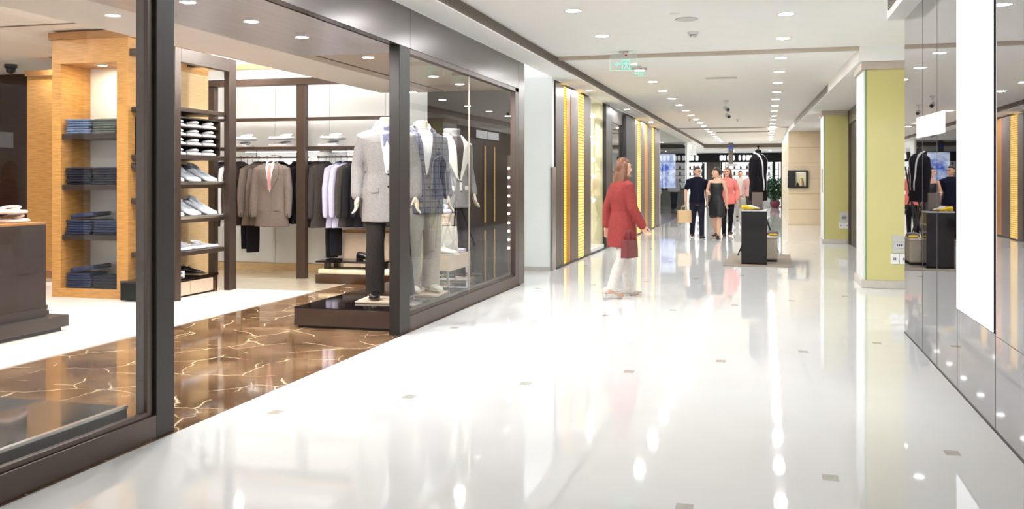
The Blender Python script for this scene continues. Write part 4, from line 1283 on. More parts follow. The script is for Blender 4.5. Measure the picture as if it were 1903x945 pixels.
def figure(name, label, cat, loc, rz, s, J, wear, prof=PM, head=True, hair=None, hairmat='hair', skin='skin', turn=0.0, group=None, curl=.45, pitch=None, vox=.0065, grip=()):
    t = T(name, label, cat, loc, rz, group=group, s=s)
    bm = bmesh.new()
    torso(bm, prof, .78, 1.465)
    for k, sd in (('r', -1), ('l', 1)):
        sh, el, wr = J['sh' + k], J['el' + k], J['wr' + k]
        limb(bm, [(sh[0] * .8, sh[1], sh[2] - .005), sh, tuple((a + b) / 2 for a, b in zip(sh, el)), el, tuple((a * .65 + b * .35) for a, b in zip(el, wr)), wr], [.055, .052, .046, .039, .038, .027], 12)
        d = Vector(wr) - Vector(el); d.normalize()
        hand(bm, wr, d + Vector((0, -.12, -.2)), Vector((0, -1, 0)) + Vector((-sd * .3, 0, 0)), curl=(1.0 if k in grip else curl) * sd * -1, grip=k in grip)
        hp, kn, an = J['hp' + k], J['kn' + k], J['an' + k]
        limb(bm, [hp, tuple((a + b) / 2 for a, b in zip(hp, kn)), kn, tuple((a * .7 + b * .3) for a, b in zip(kn, an)), an], [.088, .076, .054, .054, .036], 14)
        ty = -.17 if True else 0
        lift = an[2] - .085
        limb(bm, [(an[0], an[1] + .04, .035 + lift), (an[0], an[1] - .05, .038 + lift * .75), (an[0] + sd * .01, an[1] - .15, .026 + lift * .15)], [.034, .038, .026], 12, flat=.85)
        limb(bm, [an, (an[0], an[1] - .01, .04 + lift)], [.036, .04], 12)
    if head:
        hc = (0, -.018, 1.585)
        limb(bm, [(0, .012, 1.42), (0, .002, 1.49), (0, -.008, 1.55)], [.058, .052, .052], 14)
        head_bm(bm, hc, turn)
    else:
        rings = [sring(bm, z, r, r, yc=y, p=2) for z, r, y in ((1.40, .07, .0), (1.45, .060, .0), (1.50, .055, -.004), (1.528, .054, -.006), (1.535, .050, -.006))]
        skin_rings(bm, rings)
    O('body', remesh(bm, vox, 2), W[skin], t)
    if head:
        for sd in (-1, 1):
            b2 = bmesh.new(); q = rotz((sd * .03, hc[1] - .086, hc[2] + .014), hc, turn)
            lathe(b2, [(.0004, -.009), (.009, -.005), (.013, 0), (.009, .005), (.0004, .009)], n=12)
            O('eye', b2, W['eye'], t, loc=q, smooth=True)
        b2 = bmesh.new(); P = [rotz((x, hc[1] + y, hc[2] + z), hc, turn) for x, y, z in ((-.02, -.092, -.058), (0, -.1, -.056), (.02, -.092, -.058))]
        limb(b2, P, [.004, .007, .004], 8); O('lips', b2, W['lip'], t, smooth=True)
        if hair: O('hair', hair_bm(hc, turn, hair), W[hairmat], t)
    for part in wear:
        part(t, J, prof)
    return t


def legs_wear(mat, name='trousers', top=1.0, r=(.105, .092, .072, .064), knee_len=1.0, seed=1.0, wr=.006):
    def f(t, J, prof):
        bm = bmesh.new()
        torso(bm, prof, .79, top, .014)
        for k in 'rl':
            hp, kn, an = J['hp' + k], J['kn' + k], J['an' + k]
            an2 = tuple(a + (b - a) * knee_len for a, b in zip(kn, an))
            low = (an2[0], an2[1] - .005, an2[2] - (.048 if knee_len == 1 else 0))
            limb(bm, [hp, tuple((a + b) / 2 for a, b in zip(hp, kn)), kn, tuple((a + b) / 2 for a, b in zip(kn, an2)), low], [r[0], r[1], r[2], (r[2] + r[3]) / 2, r[3]], 16, rounded=False)
        O(name, remesh(bm, .010, 2, wr, 11, seed), W[mat], t)
    return f


def shoes_wear(mat, sole='black', s=1.0):
    def f(t, J, prof):
        for k, sd in (('r', -1), ('l', 1)):
            an = J['an' + k]; lift = an[2] - .085
            o = O('shoe', SHO[0], W[mat], t, loc=(an[0], an[1] - .045, lift * .8 + .012), rot=(-lift * 2.2, 0, sd * .12))
            o.scale = (1.0, 1.0, 1.0)
            O('sole', SHO[1], W[sole], o); O('laces', SHO[2], W[mat], o)
    return f


def top_wear(mat, name, z0=.86, z1=1.455, off=.014, flare=.01, sleeve=1.0, sr=(.066, .058, .046), seed=2.0, wr=.006, vox=.009, neck=None, skirt=False):
    def f(t, J, prof):
        bm = bmesh.new()
        torso(bm, prof, z0, z1, off, flare, hold=.92)
        for k in 'rl':
            sh, el, wrp = J['sh' + k], J['el' + k], J['wr' + k]
            if sleeve <= 0: continue
            if sleeve > .5:
                q = (sleeve - .5) * 2
                e = tuple(a + (b - a) * q for a, b in zip(el, wrp))
                limb(bm, [(sh[0] * .75, sh[1], sh[2] + .0), (sh[0], sh[1], sh[2] - .005), tuple((a + b) / 2 for a, b in zip(sh, el)), el, e], [sr[0] * .98, sr[0], sr[0] * .94, sr[1], sr[2]], 14)
            else:
                e = tuple(a + (b - a) * sleeve * 2 for a, b in zip(sh, el))
                limb(bm, [(sh[0] * .75, sh[1], sh[2]), sh, e], [sr[0] * .98, sr[0], sr[1]], 14)
        if skirt:
            for k in 'rl':
                hp, kn = J['hp' + k], J['kn' + k]
                limb(bm, [hp, tuple(a + (b - a) * .5 for a, b in zip(hp, kn)), tuple(a + (b - a) * .9 for a, b in zip(hp, kn))], [.11, .115, .105], 16, rounded=False)
        if neck:
            rings = [sring(bm, z, r, r * 1.02, p=2) for z, r in neck]
            skin_rings(bm, rings)
        O(name, remesh(bm, vox, 2, wr, 9, seed), W[mat], t)
    return f


def front_wear(lapel, shirt, tie=None, brk=1.05, hem=.72, cravat=False, off=.022, w=.085, pockets=True, open_=0.0):
    """lapels, shirt front, tie, pocket flaps and buttons on a jacket front"""
    def f(t, J, prof):
        zt = 1.455
        k = lambda z: max(0.0, (z - brk) / (zt - brk))
        inn = lambda z: .012 + .058 * k(z) ** .9
        zs = lin(brk, zt, 12)
        O('shirt_front', patch(prof, zs, lambda z: -inn(z) - .01, lambda z: inn(z) + .01, off + .007), W[shirt], t, smooth=False)
        wid = lambda z: w * min(1, (z - brk) / .22 + .05) * (1 - .42 * max(0, (z - 1.36) / .095))
        for sd in (-1, 1):
            O('lapel', patch(prof, zs, lambda z: sd * (inn(z) - .004), lambda z: sd * (inn(z) + wid(z)), off + .013), W[lapel], t)
            bm = bmesh.new()
            limb(bm, [(sd * .03, -.085, 1.435), (sd * .052, -.055, 1.475), (sd * .062, .0, 1.50), (sd * .045, .045, 1.505), (0, .06, 1.505)], [.012, .018, .020, .02, .02], 8, flat=.55)
            O('shirt_collar', bm, W[shirt], t, smooth=True)
        for sd in (-1, 1):
            bm = bmesh.new()
            limb(bm, [(sd * .075, -.085, 1.425), (sd * .088, -.04, 1.458), (sd * .082, .02, 1.478), (sd * .05, .06, 1.485), (0, .075, 1.485)], [.012, .018, .02, .02, .02], 8, flat=.5)
            O('jacket_collar', bm, W[lapel], t, smooth=True)
        if tie:
            if cravat:
                bm = bmesh.new()
                limb(bm, [(0, -.075, 1.47), (0, -.105, 1.44)], [.022, .03], 10)
                limb(bm, [(0, -.10, 1.44), (-.016, -.132, 1.38), (-.02, -.140, 1.29)], [.022, .024, .012], 10, flat=.6)
                limb(bm, [(0, -.10, 1.44), (.018, -.134, 1.39), (.022, -.142, 1.31)], [.022, .026, .012], 10, flat=.6)
                O('cravat', remesh(bm, .006, 2), W[tie], t)
            else:
                O('tie', patch(prof, lin(brk + .02, 1.44, 10), lambda z: -.026 + .012 * (z > 1.41), lambda z: .026 - .012 * (z > 1.41), off + .016, nc=3), W[tie], t)
        if hem < brk:
            O('front_edge', patch(prof, lin(hem + .05, brk + .03, 10), lambda z: .002 - .075 * max(0, (hem + .17 - z) / .17) ** 2, lambda z: .03 - .06 * max(0, (hem + .17 - z) / .17) ** 2, off + .007, nc=2), W[lapel], t)
            for z in (brk - .01, brk - .11):
                bm = bmesh.new(); a, b = pz(prof, z); lathe(bm, [(.0005, -.002), (.008, -.002), (.008, .003), (.0005, .003)], n=10)
                O('button', bm, W['woolbk'], t, loc=(.014, -b - off - .011, z), rot=(PI / 2, 0, 0))
        if pockets:
            for sd in (-1, 1):
                O('pocket_flap', patch(prof, lin(.90, .945, 2), lambda z: sd * .07, lambda z: sd * (.145 + (z - .9) * .1), off + .013 + .004, nc=3), W[lapel], t)
            O('breast_pocket', patch(prof, [1.245, 1.262], lambda z: .075, lambda z: .135, off + .013, nc=2), W[lapel], t)
    return f


MS = 1.147
# jacketed mannequins in the display window
JM = pose(0, arms={'elr': (-.235, .045, 1.11), 'wrr': (-.245, -.02, .87), 'ell': (.24, .04, 1.11), 'wrl': (.25, -.03, .87), 'knl': (.12, -.09, .47), 'anl': (.16, -.05, .085)})
figure('mannequin', 'headless mannequin in a light grey jacket, white shirt and charcoal trousers at the shop entrance', 'mannequin', (-3.57, 8.54, .212), .42, MS, JM,
       [legs_wear('trscoal', r=(.105, .092, .078, .080), wr=.009), shoes_wear('leatherbk', 'ebony'), top_wear('woolg', 'jacket', .65, 1.465, .022, .02, .98, sr=(.068, .060, .050), wr=.007, seed=3),
        front_wear('woolg', 'shirtw', 'tie', brk=1.06, hem=.65, cravat=True)], head=False, skin='manneq')
JM2 = pose(0, arms={'elr': (-.235, .05, 1.11), 'wrr': (-.24, -.01, .87), 'ell': (.235, .05, 1.11), 'wrl': (.245, -.02, .87), 'knr': (-.11, -.06, .47)})
figure('mannequin', 'headless mannequin in a blue-grey plaid jacket and pale trousers, just behind the window post', 'mannequin', (-3.43, 9.14, .212), .75, MS, JM2,
       [legs_wear('trsg', r=(.108, .098, .086, .084), seed=5, wr=.009), shoes_wear('leatherw', 'leatherw'), top_wear('plaid', 'jacket', .70, 1.465, .022, .018, .98, sr=(.068, .060, .050), seed=8),
        front_wear('plaid', 'shirtw', None, brk=1.05, hem=.70)], head=False, skin='manneq')
figure('mannequin', 'headless mannequin in a grey jacket with a raised pale collar, deepest in the display window', 'mannequin', (-3.6, 10.62, .212), .95, MS, JM,
       [legs_wear('woolbk', r=(.100, .088, .072, .068), seed=9, wr=.008), shoes_wear('leatherbk', 'ebony'), top_wear('woolm', 'jacket', .72, 1.475, .022, .018, .98, sr=(.066, .058, .048), seed=12, neck=[(1.42, .10), (1.47, .082), (1.52, .088), (1.535, .088)]),
        front_wear('leatherw', 'wooldk', None, brk=1.0, hem=.72)], head=False, skin='manneq')

# ------------------------------------------------------------------ HANGING CLOTHES
PJ = [(-1.02, .252, .095), (-.80, .235, .10), (-.60, .218, .092), (-.45, .205, .09), (-.30, .225, .105), (-.19, .232, .10), (-.14, .20, .078), (-.105, .12, .062), (-.085, .07, .05)]
SB = 1.40   # shoulder height used by the torso helpers; the hanging prof is shifted up by SB


def hung_jacket(name, mat, hem=-.98, shirt=None, tie=None, squash=1.0, label='', group=None, seed=0.0, button=True):
    prof = [(z + SB, a, b * squash) for z, a, b in PJ]
    t = T(name, label, name, group=group)
    bm = bmesh.new()
    torso(bm, prof, SB + hem, SB - .085, 0, .0)
    for s in (-1, 1):
        limb(bm, [(s * .155, 0, SB - .165), (s * .205, 0, SB - .185), (s * .245, -.01, SB - .45), (s * .258, -.035, SB - .63), (s * .262, -.055, SB - .82)], [.055, .066, .062, .054, .046], 14)
    me = remesh(bm, .009, 2, .007, 8, seed)
    for v in me.vertices: v.co.z -= SB
    O('body', me, W[mat], t)
    # hanger
    bm = bmesh.new()
    hook = [(.0, 0, -.085), (0, 0, -.04), (-.002, 0, -.022)]
    for k in range(9):
        a = -PI * .45 + PI * 1.15 * k / 8
        hook.append((.022 * math.cos(a) * 1 - .004, 0, -.005 + .02 * math.sin(a)))
    tube(bm, hook, .0035, 6)
    h = O('hanger', bm, W['chrome'], t, smooth=True)
    bm = bmesh.new()
    limb(bm, [(-.18, 0, -.15), (-.06, 0, -.09), (0, 0, -.078), (.06, 0, -.09), (.18, 0, -.15)], [.014, .017, .018, .017, .014], 8)
    O('shoulder_bar', bm, W['black'], h, smooth=True)
    def put(nm, bm, m):
        me = to_mesh(bm, nm)
        for v in me.vertices: v.co.z -= SB
        return O(nm, me, W[m], t)
    brk, zt = SB - .50, SB - .098
    inn = lambda z: .006 + .062 * max(0, (z - brk) / (zt - brk))
    zs = lin(brk, zt, 10)
    if name != 'shirt':
        for s in (-1, 1):
            wid = lambda z: .085 * min(1, (z - brk) / .2 + .04) * (1 - .4 * max(0, (z - SB + .2) / .1))
            put('lapel', patch(prof, zs, lambda z: s * (inn(z) - .003), lambda z: s * (inn(z) + wid(z)), .012), mat)
        put('front_edge', patch(prof, lin(SB + hem + .01, brk + .02, 8), lambda z: .0 - .06 * max(0, (SB + hem + .16 - z) / .16) ** 2, lambda z: .02 - .05 * max(0, (SB + hem + .16 - z) / .16) ** 2, .007, nc=2), mat)
        for s in (-1, 1):
            put('pocket_flap', patch(prof, lin(SB - .76, SB - .715, 2), lambda z: s * .075, lambda z: s * .16, .012, nc=3), mat)
        for q in range(3):
            for s in (-1, 1):
                bm = bmesh.new(); lathe(bm, [(.0005, -.002), (.007, -.002), (.007, .003), (.0005, .003)], n=10)
                O('cuff_button', bm, W['black'], t, loc=(s * .27, -.10, -.84 + q * .018), rot=(PI / 2, 0, 0))
    else:
        put('placket', patch(prof, lin(SB + hem + .02, SB - .12, 10), lambda z: -.015, lambda z: .015, .007, nc=2), mat)
    if shirt:
        put('shirt_front', patch(prof, zs, lambda z: -inn(z) - .008, lambda z: inn(z) + .008, .008), shirt)
        for s in (-1, 1):
            bm = bmesh.new(); limb(bm, [(s * .018, -.075, SB - .12), (s * .05, -.05, SB - .075), (s * .05, .02, SB - .055), (0, .05, SB - .05)], [.012, .017, .018, .018], 8, flat=.6); put('shirt_collar', bm, shirt)
    if tie:
        put('tie', patch(prof, lin(brk + .03, SB - .13, 8), lambda z: -.024, lambda z: .024, .015, nc=2), tie)
        put('tie_knot', patch(prof, lin(SB - .15, SB - .11, 3), lambda z: -.017, lambda z: .017, .02, nc=2), tie)
    bm = bmesh.new()
    for s in (-1, 1):
        limb(bm, [(s * .06, -.06, SB - .125), (s * .075, -.01, SB - .095), (s * .06, .04, SB - .075), (0, .06, SB - .07)], [.012, .017, .018, .018], 8, flat=.6)
    put('collar', bm, mat)
    return t


ZR = 1.695
YR = 12.23
J0 = hung_jacket('jacket', 'wooldk', -.98, squash=.8, label='x', group='x', seed=1)
SH0 = hung_jacket('shirt', 'shirtl', -1.0, squash=.55, label='x', group='x', seed=4)


def hung_trousers(label, group):
    t = T('trousers', label, 'trousers', group=group)
    bm = bmesh.new()
    rings = []
    for z, a, b in ((-.13, .10, .022), (-.16, .115, .026), (-.35, .118, .024), (-.8, .108, .020), (-1.3, .098, .018)):
        rings.append(sring(bm, z, a, b, p=3.5))
    skin_rings(bm, rings)
    me = remesh(bm, .009, 1, .004, 14, 3)
    O('leg', me, W['woolbk'], t, loc=(0, -.022, 0)); O('leg', me, W['woolbk'], t, loc=(0.01, .026, 0))
    bm = bmesh.new(); tube(bm, [(0, 0, -.12), (0, 0, -.03), (.02, 0, -.01), (.012, 0, .015), (-.012, 0, .015)], .0035, 6)
    h = O('hanger', bm, W['chrome'], t, smooth=True)
    O('clip_bar', B((-.11, .11, -.012, .012, -.15, -.12)), W['black'], h)
    return t


TR0 = hung_trousers('x', 'x')
used = set()


def hang(proto, x, rz, label, mat=None, hem=1.0, y=YR):
    group = {'jacket': 'jackets on the wall rack rods', 'shirt': 'shirts on the wall rack rods', 'trousers': 'trousers on the wall rack rods'}[proto['category']]
    mats = {k: W[mat] for k in ('body', 'lapel', 'front_edge', 'pocket_flap', 'collar', 'placket', 'leg')} if mat else None
    if proto.name not in used:
        used.add(proto.name)
        proto.location = (x, y, ZR); proto.rotation_euler = (0, 0, rz); proto['label'] = label; proto['group'] = group
        proto.scale = (1, .45, hem)
        if mats:
            for ch in proto.children:
                if ch.name.split('.')[0] in mats:
                    ch.material_slots[0].link = 'OBJECT'; ch.material_slots[0].material = mats[ch.name.split('.')[0]]
        return proto
    return dup(proto, label, (x, y, ZR), rz=rz, mats=mats, s=(1, .45, hem), group=group)


a = 1.05
hang(J0, -7.78, a, 'charcoal jacket on the wall rack, farther in behind the shelf unit', 'wooldk')
hang(J0, -7.66, a, 'navy jacket on the wall rack, seen between the shelf unit posts', 'wooln', 1.02)
hang(J0, -7.55, a, 'dark grey jacket on the wall rack, just behind the shelf unit front post', 'wooldk', 1.0)
hang(SH0, -7.47, a, 'white shirt on the wall rack beside the shelf unit front post', 'shirtw')
hang(J0, -7.385, a, 'charcoal jacket on the wall rack, after the white shirt', 'wooldk')
hang(TR0, -7.286, .95, 'black trousers on the wall rack between the charcoal and taupe jackets', None, 1.02)
hang(TR0, -7.20, .9, 'long black trousers hanging lowest in the first rack bay', None, 1.06, y=YR + .0)
hang(J0, -7.10, .8, 'taupe jacket on the wall rack, first of the two side by side', 'woolb')
hang(J0, -6.965, .8, 'taupe jacket on the wall rack, second of the two side by side', 'woolb')
hang(J0, -6.79, .8, 'black jacket on the wall rack, tucked behind the front-facing suit', 'woolbk', .97, y=YR + .05)
JF = hung_jacket('jacket', 'woolb', -.98, 'shirtw', 'tiepink', .85, 'taupe jacket facing forward with a white shirt and rose tie on the wall rack', 'jackets on the wall rack rods', 7)
JF.location = (-6.68, 11.86, ZR); JF.rotation_euler = (0, 0, .12)
bm = bmesh.new(); tube(bm, [(0, 0, .018), (.0, .18, .02), (0, .37, .01)], .004, 6); O('hook_arm', bm, W['chrome'], JF)
for i, x in enumerate((-6.53, -6.42, -6.31)):
    hang(J0, x, 1.25, f'black jacket on the wall rack between the front-facing suit and the middle post, {ORD[i]} one', 'woolbk', .97, y=YR + .08)
hang(J0, -6.15, .95, 'charcoal jacket on the wall rack, first past the middle post', 'wooldk', 1.02)
hang(J0, -6.03, .95, 'charcoal jacket on the wall rack, second past the middle post', 'wooldk', 1.02)
hang(TR0, -5.945, .95, 'long black trousers hanging lowest in the second rack bay', None, 1.1)
hang(TR0, -5.885, .95, 'black trousers hanging low behind the lavender shirts', None, 1.08)
hang(SH0, -5.80, 1.0, 'lavender shirt on the wall rack, first of two', 'shirtl')
hang(SH0, -5.705, 1.0, 'lavender shirt on the wall rack, second of two', 'shirtl')
hang(J0, -5.60, .95, 'dark jacket on the wall rack, first after the lavender shirts', 'wooldk')
hang(J0, -5.485, .95, 'black jacket on the wall rack, second after the lavender shirts', 'woolbk')
hang(J0, -5.37, .95, 'black jacket on the wall rack, third after the lavender shirts', 'woolbk')
hang(J0, -5.21, .8, 'brown-grey jacket on the wall rack, partly behind the entrance mannequin', 'wooldk')
hang(J0, -5.04, .8, 'charcoal jacket on the wall rack, last before the end post', 'wooldk')

# ------------------------------------------------------------------ PEOPLE in the corridor
PS = 1.0
fig = figure('person', 'person in a black t-shirt, black jeans and glasses walking with a kraft paper bag', 'person', (-1.57, 22.7, 0), .25, .99, pose(.35, arms={'elr': (-.27, .02, 1.10), 'wrr': (-.285, -.04, .86)}),
             [top_wear('tee', 'tshirt', .84, 1.458, .014, .012, .32, sr=(.070, .064, .05)), legs_wear('jeansbk', 'jeans', r=(.104, .09, .066, .056)), shoes_wear('leatherbk')], hair='short', turn=.55, grip=('r',))
hc = (0, -.018, 1.585)
bm = bmesh.new()
for sd in (-1, 1):
    pts = [rotz((sd * .032 + .024 * math.cos(k * PI / 4), hc[1] - .102, hc[2] + .014 + .018 * math.sin(k * PI / 4)), hc, .55) for k in range(9)]
    tube(bm, pts, .0025, 6)
    tube(bm, [rotz((sd * .056, hc[1] - .1, hc[2] + .018), hc, .55), rotz((sd * .078, hc[1] + .02, hc[2] + .02), hc, .55)], .0025, 6)
O('glasses', bm, W['black'], fig)


def shopping_bag(loc, rz, label, mat, w=.34, h=.30, d=.12):
    t = T('shopping_bag', label, 'bag', loc, rz)
    bm = bmesh.new(); rings = [sring(bm, z, w / 2 * k, d / 2 * k2, p=8) for z, k, k2 in ((0, 1, 1), (h * .5, 1.0, .95), (h, .98, .75))]
    skin_rings(bm, rings); O('body', bm, W[mat], t, bevel=0)
    for y in (-.03, .03):
        bm = bmesh.new(); tube(bm, [(-.07, y, h - .01), (-.06, y * .6, h + .08), (0, y * .2, h + .12), (.06, y * .6, h + .08), (.07, y, h - .01)], .005, 6); O('handle', bm, W[mat], t, smooth=True)
    return t


shopping_bag((-1.86, 22.58, .36), .5, 'kraft paper shopping bag held by the person in the black t-shirt', 'kraft')
figure('person', 'person in a sleeveless black dress with hair up, walking beside the black t-shirt', 'person', (-1.10, 22.45, 0), -.35, .97, pose(.45, True, arms={'elr': (-.24, -.02, 1.14), 'wrr': (-.12, -.2, 1.12), 'ell': (.23, .03, 1.12)}),
       [top_wear('blackdress', 'dress', .55, 1.34, .012, .02, 0, skirt=True), shoes_wear('leatherbk')], prof=PF, hair='bun', turn=-.9)
figure('person', 'person in a coral pink jacket with long brown hair beside the black dress', 'person', (-.91, 23.6, 0), .2, .985, pose(-.4, True, arms={'ell': (.25, .03, 1.12), 'wrl': (.22, -.12, .92)}),
       [top_wear('pinkcoat', 'jacket', .80, 1.45, .03, .03, .95, sr=(.072, .066, .058)), legs_wear('woolbk', 'leggings', r=(.098, .084, .062, .05)), shoes_wear('ebony')], prof=PF, hair='long', hairmat='hairb', turn=-.5)
figure('person', 'person in a faded red coat and taupe trousers walking past the glass boutique door', 'person', (-1.62, 10.95, 0), PI - .9, .95, pose(.55, True),
       [top_wear('redcoat', 'coat', .62, 1.455, .03, .03, .97, sr=(.07, .064, .054)), legs_wear('greyslack', 'trousers', r=(.104, .09, .074, .066)), shoes_wear('greyslack', 'greyslack')], prof=PF, hair='long', hairmat='hairb', turn=0, grip=('r',))
shopping_bag((-1.50, 10.72, .48), 1.2, 'burgundy handbag hanging by the person in the faded red coat', 'burgundy', .26, .2, .1)
figure('person', 'person in a pale grey top with dark hair, walking far behind the coral jacket', 'person', (-.88, 34.5, 0), .1, 1.0, pose(.3),
       [top_wear('greytee', 'shirt', .82, 1.455, .02, .02, .95), legs_wear('trsg', 'trousers'), shoes_wear('ebony')], hair='short', vox=.009)
figure('person', 'person in a dusty pink shirt and dark trousers beside the suited display form', 'person', (-.5, 33.2, 0), .5, 1.0, pose(-.4),
       [top_wear('dustypink', 'shirt', .82, 1.455, .02, .02, .95), legs_wear('wooldk', 'trousers'), shoes_wear('ebony')], hair='short', vox=.009)
figure('person', 'person in a white shirt far down the corridor, before the end store', 'person', (-2.05, 44.8, 0), -.4, 1.0, pose(.3),
       [top_wear('shirtw', 'shirt', .82, 1.455, .02, .02, .95), legs_wear('wooln', 'trousers'), shoes_wear('ebony')], hair='short', vox=.01)

# ------------------------------------------------------------------ CORRIDOR DISPLAY
tag(O('floor_mat', B((-.65, .42, 15.32, 17.9, .0, .014)), W['mat'], bevel=.004), 'grey felt mat under the corridor display', 'mat')
t = T('display_podium', 'black glossy podium standing on the grey mat', 'podium', (-.18, 15.85, .014))
O('body', B((-.20, .20, -.25, .25, 0, .85)), W['bglossy'], t, bevel=.003); O('top', B((-.205, .205, -.255, .255, .85, .872)), W['steel'], t, bevel=.002)
O('trim_line', B((.20, .203, -.25, .25, .66, .675)), W['steel'], t)
t = T('display_box', 'grey-brown board box standing upright on the black podium', 'box', (-.13, 15.88, .886))
O('body', B((-.085, .085, -.04, .04, 0, .26)), W['boxbrown'], t, bevel=.003); O('lid', B((-.088, .088, -.043, .043, .26, .28)), W['boxbrown'], t, bevel=.003)
for i, (x, y) in enumerate(((-.28, 15.69), (-.20, 15.79))):
    shoe(x, y, .887, 1.1, f'yellow shoe with white sole on the black podium, {["before its twin", "beside the board box"][i]}', 'yellow shoes on the podium', W['yellow'] if i == 0 else W['whitepl'], W['yellow'], .75)
for i, y in enumerate((16.33, 16.73)):
    t = T('ottoman', f'greige leather cube stool behind the podium, {["nearer", "farther"][i]} of the two', 'stool', (-.0, y, .014), group='cube stools by the podium')
    O('cushion', B((-.2, .19, -.18, .2, .03, .43)), W['ottoman'], t, bevel=.035); O('base', B((-.18, .17, -.16, .18, 0, .03)), W['black'], t)
    O('seam', B((-.205, .195, -.185, -.18, .385, .39), (.19, .194, -.18, .2, .385, .39)), W['boxbrown'], t)
t = T('flat_cap', 'grey felt cap on the nearer cube stool', 'hat', (.10, 16.43, .447))
bm = bmesh.new(); lathe(bm, [(.001, .0), (.10, .002), (.11, .02), (.10, .05), (.06, .07), (.001, .075)]); O('crown', bm, W['boxbrown'], t, smooth=True)
bm = bmesh.new(); prism(bm, [(.11 * math.cos(a), -.07 - .08 * math.sin(a)) for a in [PI * k / 8 for k in range(9)]], .004, .014, to=lambda a, b, t: (a, b, t)); O('brim', bm, W['boxbrown'], t)
tag(O('clutch_purse', B((-.07, .07, -.035, .035, 0, .03)), W['yellow'], loc=(.12, 16.22, .447), rot=(0, 0, .3), bevel=.01), 'small gold and black purse lying before the grey cap', 'purse')

t = T('dress_form', 'black tripod dress form wearing a dark jacket with white lapel piping', 'dress form', (-.13, 17.3, .36), rz=1.15)
for nm, k in (('tripod_leg', 0), ('tripod_leg', 1), ('tripod_leg', 2)):
    a = 2 * PI * k / 3 + PI - 1.15
    bm = bmesh.new(); limb(bm, [(-.06 * math.cos(a), -.06 * math.sin(a), .75), (.35 * math.cos(a), .35 * math.sin(a), -.335)], [.014, .011], 8); O(nm, bm, W['black'], t, smooth=True)
bm = bmesh.new(); torso(bm, PM, .74, 1.45); rr_ = [sring(bm, z, r, r, p=2) for z, r in ((1.43, .062), (1.50, .054), (1.515, .05))]; skin_rings(bm, rr_); O('torso', remesh(bm, .01, 2), W['black'], t)
bm = bmesh.new(); lathe(bm, [(.001, 1.51), (.052, 1.51), (.056, 1.53), (.03, 1.55), (.012, 1.56), (.012, 1.585), (.022, 1.60), (.012, 1.62), (.001, 1.625)]); O('neck_cap', bm, W['bglossy'], t, smooth=True)
Jd = pose(0, arms={'elr': (-.22, .02, 1.12), 'wrr': (-.225, -.01, .88), 'ell': (.22, .02, 1.12), 'wrl': (.225, -.01, .88)})
top_wear('woolbk', 'jacket', .64, 1.46, .022, .02, .98, sr=(.066, .056, .046), seed=21)(t, Jd, PM)
zs = lin(.72, 1.455, 16)
kk = lambda z: max(0.0, (z - 1.0) / .455)
for s in (-1, 1):
    O('lapel', patch(PM, zs, lambda z: s * (.02 + .055 * kk(z)), lambda z: s * (.05 + .085 * kk(z) * (1 - .4 * max(0, (z - 1.36) / .095))), .034), W['woolbk'], t)
    O('piping', patch(PM, zs, lambda z: s * (.046 + .082 * kk(z) * (1 - .4 * max(0, (z - 1.36) / .095))), lambda z: s * (.062 + .084 * kk(z) * (1 - .4 * max(0, (z - 1.36) / .095))), .038, nc=2), W['shirtw'], t)
    bm = bmesh.new(); limb(bm, [(s * .085, -.085, 1.42), (s * .09, -.04, 1.46), (s * .08, .03, 1.485), (0, .08, 1.49)], [.018, .022, .022, .022], 8, flat=.5); O('collar', bm, W['shirtw'], t, smooth=True)
O('shirt_front', patch(PM, zs, lambda z: -.03 - .05 * kk(z), lambda z: .03 + .05 * kk(z), .029), W['woolbk'], t)
t = T('tripod_rack', 'black three-legged garment stand with chrome hooks behind the dress form', 'garment stand', (-.14, 18.35, 0))
for k in range(3):
    a = 2 * PI * k / 3 + .4
    bm = bmesh.new(); limb(bm, [(.40 * math.cos(a), .40 * math.sin(a), .012), (-.02 * math.cos(a), -.02 * math.sin(a), 1.1), (-.13 * math.cos(a), -.13 * math.sin(a), 1.6)], [.014, .016, .013], 8); O('leg', bm, W['black'], t, smooth=True)
bm = bmesh.new(); lathe(bm, [(.001, 1.07), (.05, 1.07), (.055, 1.1), (.05, 1.13), (.001, 1.13)]); O('hub', bm, W['black'], t, smooth=True)
bm = bmesh.new(); tube(bm, [(.14 * math.cos(2 * PI * k / 16), .14 * math.sin(2 * PI * k / 16), 1.55) for k in range(17)], .006, 6)
O('ring', bm, W['chrome'], t, smooth=True)
for k in range(8):
    a = 2 * PI * k / 8
    bm = bmesh.new(); tube(bm, [(.14 * math.cos(a), .14 * math.sin(a), 1.55), (.15 * math.cos(a), .15 * math.sin(a), 1.44), (.18 * math.cos(a), .18 * math.sin(a), 1.43), (.18 * math.cos(a), .18 * math.sin(a), 1.46)], .006, 6); O('hook', bm, W['chrome'], t, smooth=True)

